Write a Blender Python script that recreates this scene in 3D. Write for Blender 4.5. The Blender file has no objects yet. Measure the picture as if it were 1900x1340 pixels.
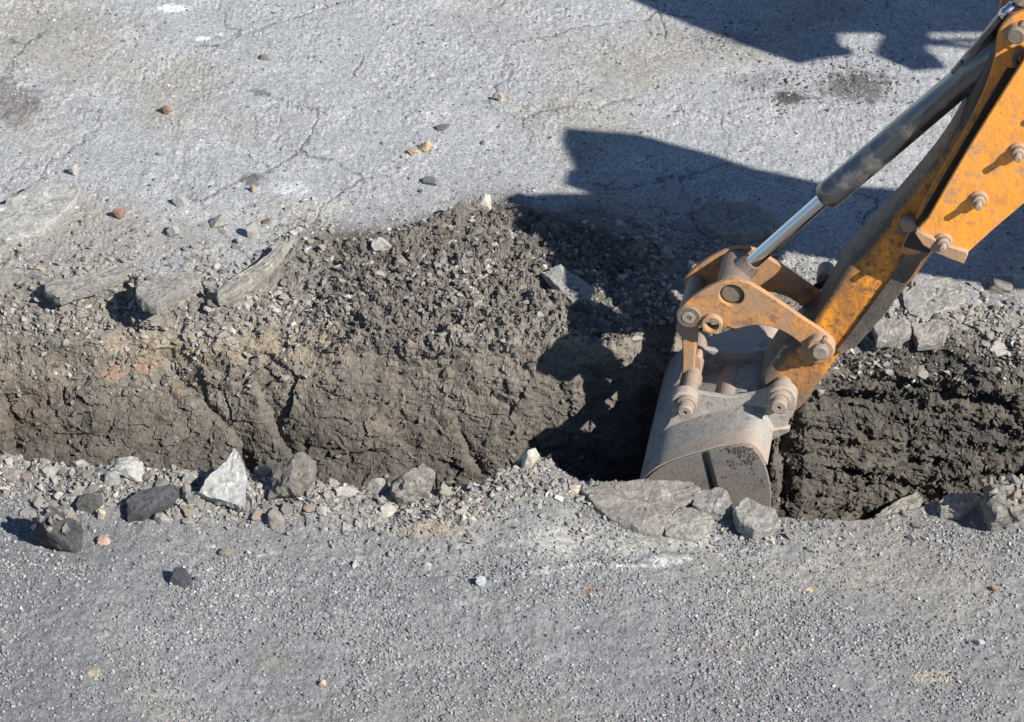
import bpy, bmesh, math, random
import numpy as np
from mathutils import Vector, Matrix

S = bpy.context.scene
COL = S.collection
rng = np.random.default_rng(7)
random.seed(7)

# ------------------------------------------------------------------ camera
TH = math.radians(35.0); DIST = 10.78
TGT = np.array([0, .7, 0.])
CAM = TGT + DIST*np.array([0, -math.cos(TH), math.sin(TH)])
FPX = 950/math.tan(math.radians(10))
FW = np.array([0, math.cos(TH), -math.sin(TH)]); UP = np.array([0, math.sin(TH), math.cos(TH)]); RT = np.array([1., 0, 0])
cd = bpy.data.cameras.new('camera'); cam = bpy.data.objects.new('camera', cd); COL.objects.link(cam)
cd.sensor_fit = 'HORIZONTAL'; cd.sensor_width = 36; cd.lens = 18/math.tan(math.radians(10))
cd.clip_start = .1; cd.clip_end = 2000
cam.location = CAM; cam.rotation_euler = (math.pi/2-TH, 0, 0)
S.camera = cam

# ------------------------------------------------------------------ light
SA, SB = .96, .85                       # light travels (-SA, +SB, -1)
sun_to = Vector((SA, -SB, 1)).normalized()
elev = math.asin(sun_to.z); azi = math.atan2(sun_to.x, sun_to.y)
W = bpy.data.worlds.new('World'); S.world = W; W.use_nodes = True
nt = W.node_tree; nt.nodes.clear()
sky = nt.nodes.new('ShaderNodeTexSky'); sky.sky_type = 'NISHITA'; sky.sun_disc = False
sky.sun_elevation = elev; sky.sun_rotation = azi; sky.altitude = 200; sky.air_density = 1.0; sky.dust_density = .1; sky.ozone_density = 4.0
bg = nt.nodes.new('ShaderNodeBackground'); bg.inputs['Strength'].default_value = .06
ow = nt.nodes.new('ShaderNodeOutputWorld')
nt.links.new(sky.outputs[0], bg.inputs[0]); nt.links.new(bg.outputs[0], ow.inputs[0])
sd = bpy.data.lights.new('sun', 'SUN'); sd.energy = 4.2; sd.angle = math.radians(.55); sd.color = (1, .955, .88)
sun = bpy.data.objects.new('sun', sd); COL.objects.link(sun)
sun.rotation_euler = sun_to.to_track_quat('Z', 'Y').to_euler(); sun.location = (8, -8, 12)
S.view_settings.view_transform = 'Standard'; S.view_settings.look = 'None'
S.view_settings.exposure = .95; S.view_settings.gamma = 1; S.view_settings.use_curve_mapping = False

# ------------------------------------------------------------------ view <-> world helpers (used only to survey positions)
def ray(u, v): return FW + RT*(u-950)/FPX - UP*(v-670)/FPX
def gz(u, v, z=0.):
    r = ray(u, v); return CAM + r*(z-CAM[2])/r[2]
def proj(x, y, z):
    dx, dy, dz = x-CAM[0], y-CAM[1], z-CAM[2]
    d = dy*FW[1]+dz*FW[2]
    return 950+FPX*dx/d, 670-FPX*(dy*UP[1]+dz*UP[2])/d

# ------------------------------------------------------------------ numpy noise
def _h(ix, iy, seed):
    n = (ix.astype(np.int64)*374761393 + iy.astype(np.int64)*668265263 + seed*1442695041) & 0xffffffff
    n = ((n ^ (n >> 13))*1274126177) & 0xffffffff
    n = ((n ^ (n >> 16))*2246822519) & 0xffffffff
    return ((n ^ (n >> 15)) & 0xffffff)/float(0xffffff)
def perlin(x, y, seed=0):
    ix = np.floor(x); iy = np.floor(y); fx = x-ix; fy = y-iy
    r = 0
    sx = fx*fx*fx*(fx*(fx*6-15)+10); sy = fy*fy*fy*(fy*(fy*6-15)+10)
    g = []
    for dx, dy in ((0, 0), (1, 0), (0, 1), (1, 1)):
        a = _h(ix+dx, iy+dy, seed)*2*math.pi
        g.append(np.cos(a)*(fx-dx)+np.sin(a)*(fy-dy))
    return (g[0]*(1-sx)+g[1]*sx)*(1-sy)+(g[2]*(1-sx)+g[3]*sx)*sy*1.0
def fbm(x, y, f, o=4, seed=0, gain=.5):
    t = 0; a = 1; 
    for k in range(o):
        t = t+a*perlin(x*f+13.7*k, y*f-7.1*k, seed+k*17); f *= 2.03; a *= gain
    return t*1.4
def billow(x, y, f, o=3, seed=0, gain=.55):
    t = 0; a = 1
    for k in range(o):
        t = t+a*(np.abs(perlin(x*f+5.3*k, y*f+3.3*k, seed+k*31))*2.6-.5); f *= 2.1; a *= gain
    return t
def worley(x, y, f, seed=0, jit=.95):
    """first / second distance and the id of the nearest cell"""
    x = x*f; y = y*f
    ix = np.floor(x); iy = np.floor(y)
    d1 = np.full(x.shape, 9.); d2 = np.full(x.shape, 9.); idn = np.zeros(x.shape)
    for a in (-1, 0, 1):
        for b in (-1, 0, 1):
            cx = ix+a; cy = iy+b
            px = cx+.5+jit*(_h(cx, cy, seed)-.5); py = cy+.5+jit*(_h(cx, cy, seed+5)-.5)
            d = np.hypot(px-x, py-y); h = _h(cx, cy, seed+9)
            m = d < d1
            d2 = np.where(m, d1, np.minimum(d2, d)); idn = np.where(m, h, idn); d1 = np.where(m, d, d1)
    return d1, d2, idn
def facet(x, y, f, seed=0, amp=1.):
    """broken faces: every cell is a little plane of its own tilt and height"""
    x = x*f; y = y*f; ix = np.floor(x); iy = np.floor(y); best = np.full(x.shape, 9.); out = np.zeros(x.shape)
    for a in (-1, 0, 1):
        for b in (-1, 0, 1):
            cx = ix+a; cy = iy+b; px = cx+.1+.8*_h(cx, cy, seed); py = cy+.1+.8*_h(cx, cy, seed+5); dx = x-px; dy = y-py; d = dx*dx+dy*dy
            v = (_h(cx, cy, seed+11)-.5)*1.6*dx+(_h(cx, cy, seed+12)-.5)*1.6*dy+(_h(cx, cy, seed+13)-.5)*.8
            m = d < best; out = np.where(m, v, out); best = np.where(m, d, best)
    return out*amp
def sstep(a, b, x):
    t = np.clip((x-a)/(b-a), 0, 1); return t*t*(3-2*t)

# ------------------------------------------------------------------ node material helpers
class N:
    def __init__(s, name):
        s.m = bpy.data.materials.new(name); s.m.use_nodes = True; s.t = s.m.node_tree; s.t.nodes.clear()
        s.out = s.t.nodes.new('ShaderNodeOutputMaterial'); s.b = s.t.nodes.new('ShaderNodeBsdfPrincipled')
        s.t.links.new(s.b.outputs[0], s.out.inputs[0])
    def n(s, t, **kw):
        nd = s.t.nodes.new(t)
        for k, v in kw.items():
            if k.startswith('i_'):
                key = k[2:]; key = int(key) if key.isdigit() else key.replace('_', ' ')
                if hasattr(v, 'is_output') or isinstance(v, bpy.types.NodeSocket): s.t.links.new(v, nd.inputs[key])
                else: nd.inputs[key].default_value = v
            else: setattr(nd, k, v)
        return nd
    def set(s, key, v):
        if isinstance(v, bpy.types.NodeSocket): s.t.links.new(v, s.b.inputs[key])
        else: s.b.inputs[key].default_value = v
    def coord(s, kind='Object'): return s.n('ShaderNodeTexCoord').outputs[kind]
    def noise(s, co, scale, detail=4, rough=.55, out=0):
        nd = s.n('ShaderNodeTexNoise'); s.t.links.new(co, nd.inputs['Vector'])
        nd.inputs['Scale'].default_value = scale; nd.inputs['Detail'].default_value = detail; nd.inputs['Roughness'].default_value = rough
        return nd.outputs[out]
    def ramp(s, f, stops, interp='LINEAR'):
        nd = s.n('ShaderNodeValToRGB'); nd.color_ramp.interpolation = interp
        e = nd.color_ramp.elements
        while len(e) < len(stops): e.new(.5)
        for i, (p, c) in enumerate(stops):
            e[i].position = p; e[i].color = (c, c, c, 1) if isinstance(c, (int, float)) else (*c, 1)
        s.t.links.new(f, nd.inputs[0]); return nd.outputs[0]
    def mix(s, f, a, b, mode='MIX'):
        nd = s.n('ShaderNodeMix', data_type='RGBA', blend_type=mode)
        for k, v in ((0, f), (6, a), (7, b)):
            if isinstance(v, bpy.types.NodeSocket): s.t.links.new(v, nd.inputs[k])
            else: nd.inputs[k].default_value = v if isinstance(v, (int, float)) else (*v, 1)
        return nd.outputs[2]
    def math(s, op, a, b=0.):
        nd = s.n('ShaderNodeMath', operation=op)
        for k, v in ((0, a), (1, b)):
            if isinstance(v, bpy.types.NodeSocket): s.t.links.new(v, nd.inputs[k])
            else: nd.inputs[k].default_value = v
        return nd.outputs[0]
    def bump(s, h, dist, strength=1.):
        nd = s.n('ShaderNodeBump'); nd.inputs['Distance'].default_value = dist; nd.inputs['Strength'].default_value = strength
        s.t.links.new(h, nd.inputs['Height']); s.t.links.new(nd.outputs[0], s.b.inputs['Normal']); return nd

def mat_attr(name, kind, grain_scale, lo, hi, bscale, bdist, rough=.92):
    """colour from the mesh attribute 'tint' or the object colour, broken up by grain and chips"""
    k = N(name)
    if kind == 'attr':
        base = k.n('ShaderNodeAttribute', attribute_name='tint').outputs['Color']
    else:
        base = k.n('ShaderNodeObjectInfo').outputs['Color']
    co = k.coord('Object')
    g = k.noise(co, grain_scale, 5, .65)
    gr = k.ramp(g, [(.28, lo), (.5, 1.), (.72, hi)])
    c = k.mix(1., base, gr, 'MULTIPLY')
    k.set('Base Color', c); k.set('Roughness', rough); k.set('Specular IOR Level', .25)
    k.bump(k.noise(co, bscale, 5, .7), bdist)
    return k, c, co
def mat_ground():
    k, c, co = mat_attr('ground', 'attr', 60, .72, 1.25, 160, .006)
    gm = k.n('ShaderNodeAttribute', attribute_name='chips').outputs['Fac']
    vo = k.n('ShaderNodeTexVoronoi'); k.t.links.new(co, vo.inputs['Vector']); vo.inputs['Scale'].default_value = 130
    v1 = k.ramp(vo.outputs['Color'], [(0., .6), (.3, .88), (.75, 1.05), (1., 1.5)])
    f2 = k.noise(co, 330, 3, .7)
    v2 = k.ramp(f2, [(.3, .55), (.5, 1.), (.68, 1.5)])
    v = k.mix(1., v1, v2, 'MULTIPLY')
    sp = k.ramp(k.noise(co, 75, 2, .5), [(.66, 0.), (.72, 1.)])     # dark pits
    v = k.mix(k.math('MULTIPLY', sp, .6), v, (.30, .30, .31))
    k.set('Base Color', k.mix(gm, c, k.mix(1., c, v, 'MULTIPLY')))
    return k.m
M = {}
M['ground'] = mat_ground()
M['chips'] = mat_attr('gravel_chips', 'attr', 90, .75, 1.2, 300, .002, .85)[0].m
M['crumbs'] = mat_attr('soil_crumbs', 'attr', 120, .7, 1.25, 260, .004, .97)[0].m
M['rock'] = mat_attr('rock', 'obj', 45, .66, 1.28, 130, .006, .88)[0].m
def mat_broken():
    k, c, co = mat_attr('broken_asphalt', 'obj', 30, .80, 1.16, 110, .014, .92)
    vo = k.n('ShaderNodeTexVoronoi'); k.t.links.new(co, vo.inputs['Vector']); vo.inputs['Scale'].default_value = 75
    v1 = k.ramp(vo.outputs['Color'], [(0., .55), (.35, .88), (.75, 1.06), (1., 1.45)])
    k.set('Base Color', k.mix(1., c, v1, 'MULTIPLY'))
    return k.m
M['broken'] = mat_broken()

# ------------------------------------------------------------------ object helpers
def props(o, label=None, cat=None, group=None, kind=None):
    if label: o['label'] = label
    if cat: o['category'] = cat
    if group: o['group'] = group
    if kind: o['kind'] = kind
    return o
def mesh_np(name, V, Fq, mat, smooth=True, cols=None, attr=None):
    me = bpy.data.meshes.new(name)
    V = np.ascontiguousarray(V, dtype=np.float32); Fq = np.ascontiguousarray(Fq, dtype=np.int32)
    k = Fq.shape[1]
    me.vertices.add(len(V)); me.vertices.foreach_set('co', V.ravel())
    me.loops.add(Fq.size); me.loops.foreach_set('vertex_index', Fq.ravel())
    me.polygons.add(len(Fq)); me.polygons.foreach_set('loop_start', np.arange(0, Fq.size, k, dtype=np.int32))
    me.polygons.foreach_set('use_smooth', np.full(len(Fq), smooth, dtype=bool))
    me.update(calc_edges=True)
    if cols is not None:
        a = me.attributes.new('tint', 'FLOAT_COLOR', 'POINT')
        c = np.ones((len(V), 4), np.float32); c[:, :3] = cols; a.data.foreach_set('color', c.ravel())
    if attr is not None:
        a = me.attributes.new('chips', 'FLOAT', 'POINT'); a.data.foreach_set('value', np.ascontiguousarray(attr, dtype=np.float32).ravel())
    me.materials.append(mat)
    o = bpy.data.objects.new(name, me); COL.objects.link(o); return o

# ================================================================== TERRAIN
def curve(pts):
    """surveyed (u, v, z) points -> y(x), z(x) of a profile node"""
    P = np.array([gz(u, v, z) for u, v, z in pts]); o = np.argsort(P[:, 0]); P = P[o]
    return lambda x: (np.interp(x, P[:, 0], P[:, 1]), np.interp(x, P[:, 0], P[:, 2]))
near_edge = curve([(-2500, 850, 0), (0, 850, 0), (120, 862, 0), (230, 868, .0), (330, 872, 0), (440, 880, 0), (600, 900, 0), (800, 908, 0), (900, 898, 0), (950, 872, .02), (990, 845, .03), (1030, 868, .02),
                   (1070, 892, 0), (1120, 893, 0), (1180, 898, 0), (1290, 912, 0), (1330, 935, 0), (1430, 958, 0), (1530, 964, 0), (1620, 962, 0), (1730, 935, 0), (1900, 920, 0), (4500, 910, 0)])
far_a = curve([(-2500, 505, 0), (0, 505, 0), (100, 520, 0), (240, 495, 0), (262, 545, -.005), (300, 548, -.005), (370, 520, 0), (400, 545, 0), (450, 525, 0), (520, 468, 0), (560, 430, 0), (640, 432, 0), (720, 425, 0), (850, 388, 0), (950, 375, 0), (1080, 400, 0), (1200, 425, 0),
               (1350, 470, 0), (1450, 500, 0), (1560, 560, 0), (1680, 590, 0), (1780, 580, 0), (1900, 588, 0), (4500, 590, 0)])
far_b = curve([(-2500, 530, -.05), (0, 530, -.05), (100, 548, -.05), (240, 525, -.05), (262, 575, -.06), (300, 572, -.06), (370, 548, -.06), (400, 570, -.07), (450, 548, -.06), (520, 490, -.04), (560, 445, .0), (640, 446, .02), (720, 438, .04), (850, 400, .05), (950, 388, .05), (1080, 415, .05), (1200, 445, .03),
               (1350, 495, -.01), (1450, 525, -.02), (1560, 585, -.02), (1680, 618, -.03), (1780, 610, -.03), (1900, 618, -.03), (4500, 618, -.03)])
far_c = curve([(-2500, 640, -.20), (0, 640, -.20), (150, 650, -.20), (300, 655, -.21), (450, 660, -.19), (600, 650, -.12), (800, 640, -.02), (950, 640, .02), (1080, 632, .04), (1190, 620, .03), (1235, 590, -.03), (1300, 578, -.05),
               (1395, 590, -.05), (1440, 655, -.08), (1500, 668, -.08), (1560, 655, -.08), (1620, 652, -.08), (1700, 640, -.08), (1800, 655, -.09), (1900, 652, -.09), (4500, 670, -.10)])

NX = 1010
xin = np.linspace(-2.42, 2.42, NX)
xout = np.array([2.6, 3.0, 3.6, 4.4, 5.6, 7.5, 12, 25, 60, 200, 600])
X = np.concatenate([-xout[::-1], xin, xout])
nx = len(X)
# the trench ends a few metres outside the view on both sides
tw = 1-sstep(4.4, 5.6, np.abs(X+.2))
ya, za = far_a(X); yb, zb = far_b(X); yc, zc = far_c(X)
_xc = np.clip(X, -2.5, 2.5); _j = lambda f, o, s: fbm(_xc, _xc*0+3.1*s, f, o, 300+s)
yc0 = yc.copy(); yc = yc+.030*_j(2.6, 4, 1)+.012*_j(11., 3, 2); zc = zc+.018*_j(3.4, 3, 3); ya = ya+.022*_j(4.0, 4, 4)*(np.abs(_xc) < 2.5); yb = np.minimum(yb+.030*_j(5.0, 4, 5), ya-.012); yc = np.minimum(yc, yb-.05); yn, zn = near_edge(X); yn = yn+.020*_j(3.6, 4, 6)+.010*_j(14., 3, 7)
FLOOR = -1.12
rows_y, rows_z, tagv, ridx = [], [], [], []
def span(y0, z0, y1, z1, n, t0, power=1., end=False):
    for i in range(n+(1 if end else 0)):
        f = (i/n)**power
        rows_y.append(y0+(y1-y0)*f); rows_z.append(z0+(z1-z0)*f); tagv.append(t0+f)
one = np.ones(nx)
for yy in (-600, -200, -60, -20, -8, -4, -2.4): rows_y.append(yy*one); rows_z.append(0*one); tagv.append(0.)
span(-1.6*one, 0*one, yn, zn, 215, 0.)                                   # near ground      tag 0..1
MID = sstep(-.75, -.2, X)*(1-sstep(.38, .53, X)); LF = 1-sstep(-.75, -.2, X); d_y = yc0-(.17+.20*LF+MID*.06); near_foot = np.minimum(yn+.12, d_y-.10)
span(yn, zn, near_foot, FLOOR*tw*one, 22, 1.)                             # near trench wall tag 1..2
span(near_foot, FLOOR*tw*one, d_y, FLOOR*tw*one, 6, 2.)                   # floor            tag 2..3
for i in range(190):
    f = i/190; rows_y.append(d_y+(yc0-d_y)*f**(1+.1*MID+.9*LF)+(yc-yc0)*f**5); rows_z.append(FLOOR*tw+(zc*tw-FLOOR*tw)*f); tagv.append(3.+f)                                   # far wall         tag 3..4
span(yc, zc*tw, yb, zb*tw, 105, 4.)                                       # bank             tag 4..5
span(yb, zb*tw, ya+.004, za*tw, 6, 5.)                                    # asphalt lip      tag 5..6
span(ya+.004, za*tw, 4.3*one, 0*one, 225, 6., 1.0, True)                  # far ground       tag 6..7
for yy in (4.8, 5.6, 7, 10, 20, 60, 200, 600): rows_y.append(yy*one); rows_z.append(0*one); tagv.append(7.)
PY = np.array(rows_y).T; PZ = np.array(rows_z).T; TG = np.array(tagv)[None, :]*np.ones((nx, 1))
PX = X[:, None]*np.ones((1, PY.shape[1]))
# arc length, measured from the near edge
ds = np.hypot(np.diff(PY, axis=1), np.diff(PZ, axis=1)); s = np.concatenate([np.zeros((nx, 1)), np.cumsum(ds, axis=1)], axis=1)
s0 = s[np.arange(nx), np.argmax(TG >= 1, axis=1)][:, None]; SS = s-s0
# smooth normals in the profile plane
def normals(PX, PY, PZ):
    P = np.stack([PX, PY, PZ], -1)
    du = np.gradient(P, axis=0); dv = np.gradient(P, axis=1)
    n = np.cross(du, dv); n /= np.maximum(np.linalg.norm(n, axis=-1, keepdims=True), 1e-9); return n
ker = np.ones(9)/9
NR = normals(PX, PY, PZ)
NRs = NR.copy()
for c in range(3):
    for _ in range(2):
        NRs[..., c] = np.apply_along_axis(lambda m: np.convolve(np.pad(m, 4, 'edge'), ker, 'valid'), 1, NRs[..., c])
NRs /= np.linalg.norm(NRs, axis=-1, keepdims=True)
U0, V0 = proj(PX, PY, PZ)
infr = sstep(3.2, 2.5, np.abs(PX))*sstep(-2.2, -1.7, PY)*sstep(4.6, 4.1, PY)     # fine relief only where there are vertices for it
x, q = PX, np.where(TG >= 3, PY+PZ, PY)
wall = sstep(3.0, 3.15, TG)*(1-sstep(3.93, 4.08, TG)); bank = sstep(3.95, 4.05, TG)*(1-sstep(4.93, 5.05, TG))
farg = sstep(5.8, 6.01, TG); nearg = 1-sstep(.97, 1.0, TG)
wx = x+.05*fbm(x, q, 3., 3, 90); wq = q+.05*fbm(x, q, 3., 3, 91)
right = sstep(1440, 1560, U0)
spoil = sstep(545, 640, U0)*(1-sstep(1130, 1260, U0))           # loose dark soil in the middle of the bank
D = np.zeros_like(x)
# ---- far wall: slabs of earth, clods, gouges
cmk = fbm(x, q, 2.6, 3, 94); cm_ = fbm(x, q, 3.3, 4, 97); f1 = fbm(wx, wq, 2.4, 4, 11); f2 = billow(wx, wq, 9., 4, 12); f3 = fbm(wx*1.0, wq*.45, 22., 3, 13)
w1, w2, wi = worley(wx, wq*.9, 15., 21); clod = np.clip(1-w1*1.25, 0, 1)
v1, v2, vi = worley(wx, wq, 34., 22); clod2 = np.clip(1-v1*1.2, 0, 1)
wx2 = x+.018*fbm(x, q, 14., 3, 92); wq2 = q+.018*fbm(x, q, 14., 3, 93)
fa1 = facet(wx, wq, 4.5, 401); fa2 = facet(wx2, wq2, 13., 402); fa3 = facet(wx2, wq2*1.2, 32., 403); fa4 = facet(x, q, 75., 404)
relief = .022*f1+.026*fa1+.0145*fa2*(.4+sstep(-.3, .5, cmk))+.0075*fa3+.0022*fa4+.003*f3
relief_r = .040*fbm(wx*.6, wq*1.5, 3.2, 4, 15)+.022*facet(wx, wq*1.1, 5., 405)+.017*fa2+.012*fa3+.0035*fa4+.014*facet(wx2, wq2*1.15, 9., 407)+.012*billow(wx, wq*1.1, 11., 3, 16)+.008*clod*(wi > .6)
terr = sstep(.1, .5, fbm(wx*.5, wq*1.6, 3.4, 3, 18))*.04
D += wall*((1-right)*relief+right*(relief_r+terr))
def seg(U, V, pts):
    """signed distance (px) to a polyline, + on its right-hand side, and the position along it"""
    best = np.full(U.shape, 1e9); sgn = np.zeros(U.shape); tt = np.zeros(U.shape); L = len(pts)-1
    for i, ((ax, ay), (bx, by)) in enumerate(zip(pts[:-1], pts[1:])):
        dx, dy = bx-ax, by-ay; l2 = dx*dx+dy*dy
        t = np.clip(((U-ax)*dx+(V-ay)*dy)/l2, 0, 1); d = np.hypot(U-ax-t*dx, V-ay-t*dy)
        m = d < best; best = np.where(m, d, best); sgn = np.where(m, np.sign((U-ax)*dy-(V-ay)*dx), sgn); tt = np.where(m, (i+t)/L, tt)
    return best*sgn, tt
jU = U0+9*fbm(x, q, 9., 3, 60); jV = V0+9*fbm(x, q, 9., 3, 61)
for pts, dep, wd in (([(272, 630), (320, 690), (365, 745), (432, 800)], .075, 62), ([(432, 800), (445, 850), (455, 900)], .05, 40), ([(470, 700), (500, 770), (520, 830), (600, 930)], .05, 60),
                     ([(905, 720), (950, 765)], .02, 18), ([(850, 770), (870, 850), (905, 880)], .03, 26), ([(440, 560), (445, 640), (455, 680)], .045, 24), ([(0, 700), (20, 800), (30, 900)], .05, 60)):
    d, t = seg(jU, jV, pts)
    g = np.where(d >= 0, np.exp(-(d/wd)**1.0*1.4), np.exp(-(d/5.)**2))*(4*t*(1-t)+.15).clip(0, 1)
    D -= wall*dep*g*(np.abs(d) < 200)
for pts, dep, wd in (([(1475, 760), (1560, 740), (1650, 770), (1740, 740), (1840, 752), (1930, 790)], .07, 26), ([(1560, 745), (1590, 790), (1640, 830)], .06, 26), ([(1480, 860), (1600, 840), (1760, 868), (1900, 850)], .04, 30),
                     ([(1440, 800), (1452, 880), (1440, 940)], .05, 26)):
    d, t = seg(jU, jV, pts)
    g = np.exp(-(np.maximum(-d, 0)/6.)**2)*np.exp(-np.maximum(d, 0)/wd)*(4*t*(1-t)+.3).clip(0, 1)
    D -= wall*dep*g*(np.abs(d) < 200)
# ---- bank
rub = bank*(1-spoil)
k1, k2, ki = worley(wx, wq, 26., 31); peb = np.clip(1-k1*1.35, 0, 1)**.6
D += bank*(.020*fbm(wx, wq, 5., 4, 32)+.012*fa2+.006*fa3+.002*fa4)
D += rub*(.010*peb*ki+.014*facet(wx, wq, 8., 406))
D += bank*spoil*(.022*fbm(wx, wq, 8., 4, 34)+.010*billow(wx, wq, 17., 3, 35)+.009*fa2+.009*fa3+.004*fa4+.008*clod*(wi > .75)+.03*np.exp(-((U0-820)/200)**2))
# ---- ground planes
pit1, pit2, piti = worley(x, q, 40., 41)
D += farg*(.010*fbm(x, q, 1.3, 3, 42)+.0025*fbm(x, q, 14., 3, 43)+(.25+sstep(-.5, .6, cm_))*(.0030*billow(x, q, 47., 3, 44)+.0024*fa4+.0030*facet(wx2, wq2, 26., 408)+.0030*(fbm(x, q, 30., 3, 409)))+.003*np.clip(1-pit1*2, 0, 1)*(piti > .8))
c1_, c2_, _ = worley(x+.06*fbm(x, q, 4., 4, 95), q+.06*fbm(x, q, 4., 4, 96), 1.5, 45); crk = sstep(.022, .004, c2_-c1_)*sstep(-.25, .15, fbm(x, q, 1.6, 2, 46)); D -= farg*.006*crk
D += farg*sstep(.25, 0, PY-ya[:, None])*(1-spoil)*.014*fbm(wx, wq, 9., 3, 47)
D += nearg*(.012*fbm(x, q, 1.6, 3, 48)+.004*fbm(x, q, 18., 3, 49)+.003*billow(x, q, 70., 2, 50)+.002*fa4)
# rubble windrow along the near edge
dn = yn[:, None]-PY
lft = 1-sstep(880, 1010, U0)
D += nearg*(lft*.035*np.exp(-((dn-.12)/.13)**2)*(.8+.8*fbm(x, q, 3.5, 3, 51))+.012*np.exp(-(dn/.25)**2)*billow(wx, wq, 14., 3, 52)*(lft+.25))
D += nearg*.03*np.exp(-((U0-985)/60)**2-(dn/.2)**2)
# wheel ruts / scrape step near (1100-1400, 960-1060)
d, t = seg(jU, jV, [(900, 1068), (1100, 1052), (1320, 1030), (1440, 1000)]); D += nearg*.010*sstep(-14, 4, -d)*sstep(120, 60, np.abs(d))
D *= infr
GX = PX+NRs[..., 0]*D; GY = PY+NRs[..., 1]*D; GZ = PZ+NRs[..., 2]*D
GN = normals(GX, GY, GZ)
# ---- colour of the materials lying there
def C3(*c): return np.array(c)
def lerp(a, b, f): return a+(b-a)*f[..., None]
cn = fbm(x, q, 1.1, 4, 70); cm = fbm(x, q, 5., 4, 71); cf = fbm(x, q, 24., 3, 72)
col = np.zeros(x.shape+(3,)) + C3(.365, .372, .378)
col = lerp(col, C3(.33, .31, .27), sstep(.0, .9, cn+.6*sstep(420, 0, U0))*.75)
col = lerp(col, C3(.46, .46, .455), sstep(.25, .75, cm)*.35*farg)
nearc = np.zeros_like(col)+C3(.242, .245, .247)
nearc = lerp(nearc, C3(.285, .272, .245), sstep(.1, .6, cn+.25*cm)*.8)
nearc = lerp(nearc, C3(.17, .175, .185), sstep(.1, .7, -cn+.3*cm)*.6)
dirtn = np.exp(-np.maximum(dn, 0)/.16)
nearc = lerp(nearc, C3(.25, .235, .208), dirtn*.9); nearc *= (1-.22*sstep(350, -50, U0))[..., None]
pale = np.exp(-((U0-1150)/260)**2-((V0-1010)/48)**2); nearc = lerp(nearc, C3(.40, .39, .36), np.clip(pale*1.2*(.75+.5*cm), 0, 1))
col = np.where((TG < 1.)[..., None], nearc, col)
wl = np.zeros_like(col)+C3(.178, .158, .134)
wl = lerp(wl, C3(.238, .205, .168), sstep(-.1, .6, fbm(x, q, 3.1, 4, 73)))
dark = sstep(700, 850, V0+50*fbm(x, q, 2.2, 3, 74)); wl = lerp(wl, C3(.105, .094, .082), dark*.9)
wl = lerp(wl, C3(.31, .26, .19), np.exp(-((V0-648-12*cm)/26)**2)*sstep(120, 300, U0)*(1-sstep(560, 720, U0))*.85)
wl = lerp(wl, C3(.23, .16, .11), sstep(.65, 1.0, fbm(x, q, 5., 3, 75))*.5*(1-right))
midc = np.exp(-((U0-870)/140)**2-((V0-680)/70)**2); wl = lerp(wl, C3(.22, .19, .16), midc*.7)
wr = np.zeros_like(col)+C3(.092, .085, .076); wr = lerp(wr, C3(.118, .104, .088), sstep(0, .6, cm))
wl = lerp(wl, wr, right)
bk = np.zeros_like(col)+C3(.215, .20, .178); bk = lerp(bk, C3(.17, .152, .13), sstep(0, .6, cm))
bk = lerp(bk, C3(.33, .27, .2), np.exp(-((V0-632)/30)**2)*sstep(150, 300, U0)*(1-sstep(560, 700, U0))*.7)
sp = np.zeros_like(col)+C3(.150, .135, .118); sp = lerp(sp, C3(.20, .18, .157), sstep(-.1, .7, cm)*.7); sp = lerp(sp, C3(.09, .078, .068), sstep(.2, .8, cf)*.5)
bk = lerp(bk, sp, spoil)
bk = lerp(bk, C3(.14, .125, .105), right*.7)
bk = lerp(bk, wl, 1-sstep(3.9, 4.45, TG+.34*cm))
lipc = C3(.25, .24, .215)
tmask = lambda a, b: ((TG >= a) & (TG < b))[..., None]
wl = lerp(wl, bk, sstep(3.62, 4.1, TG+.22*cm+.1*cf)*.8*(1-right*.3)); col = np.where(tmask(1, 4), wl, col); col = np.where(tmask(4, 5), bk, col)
col = np.where(tmask(5, 6.0), lerp(col*0+lipc, bk, spoil), col)
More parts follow.
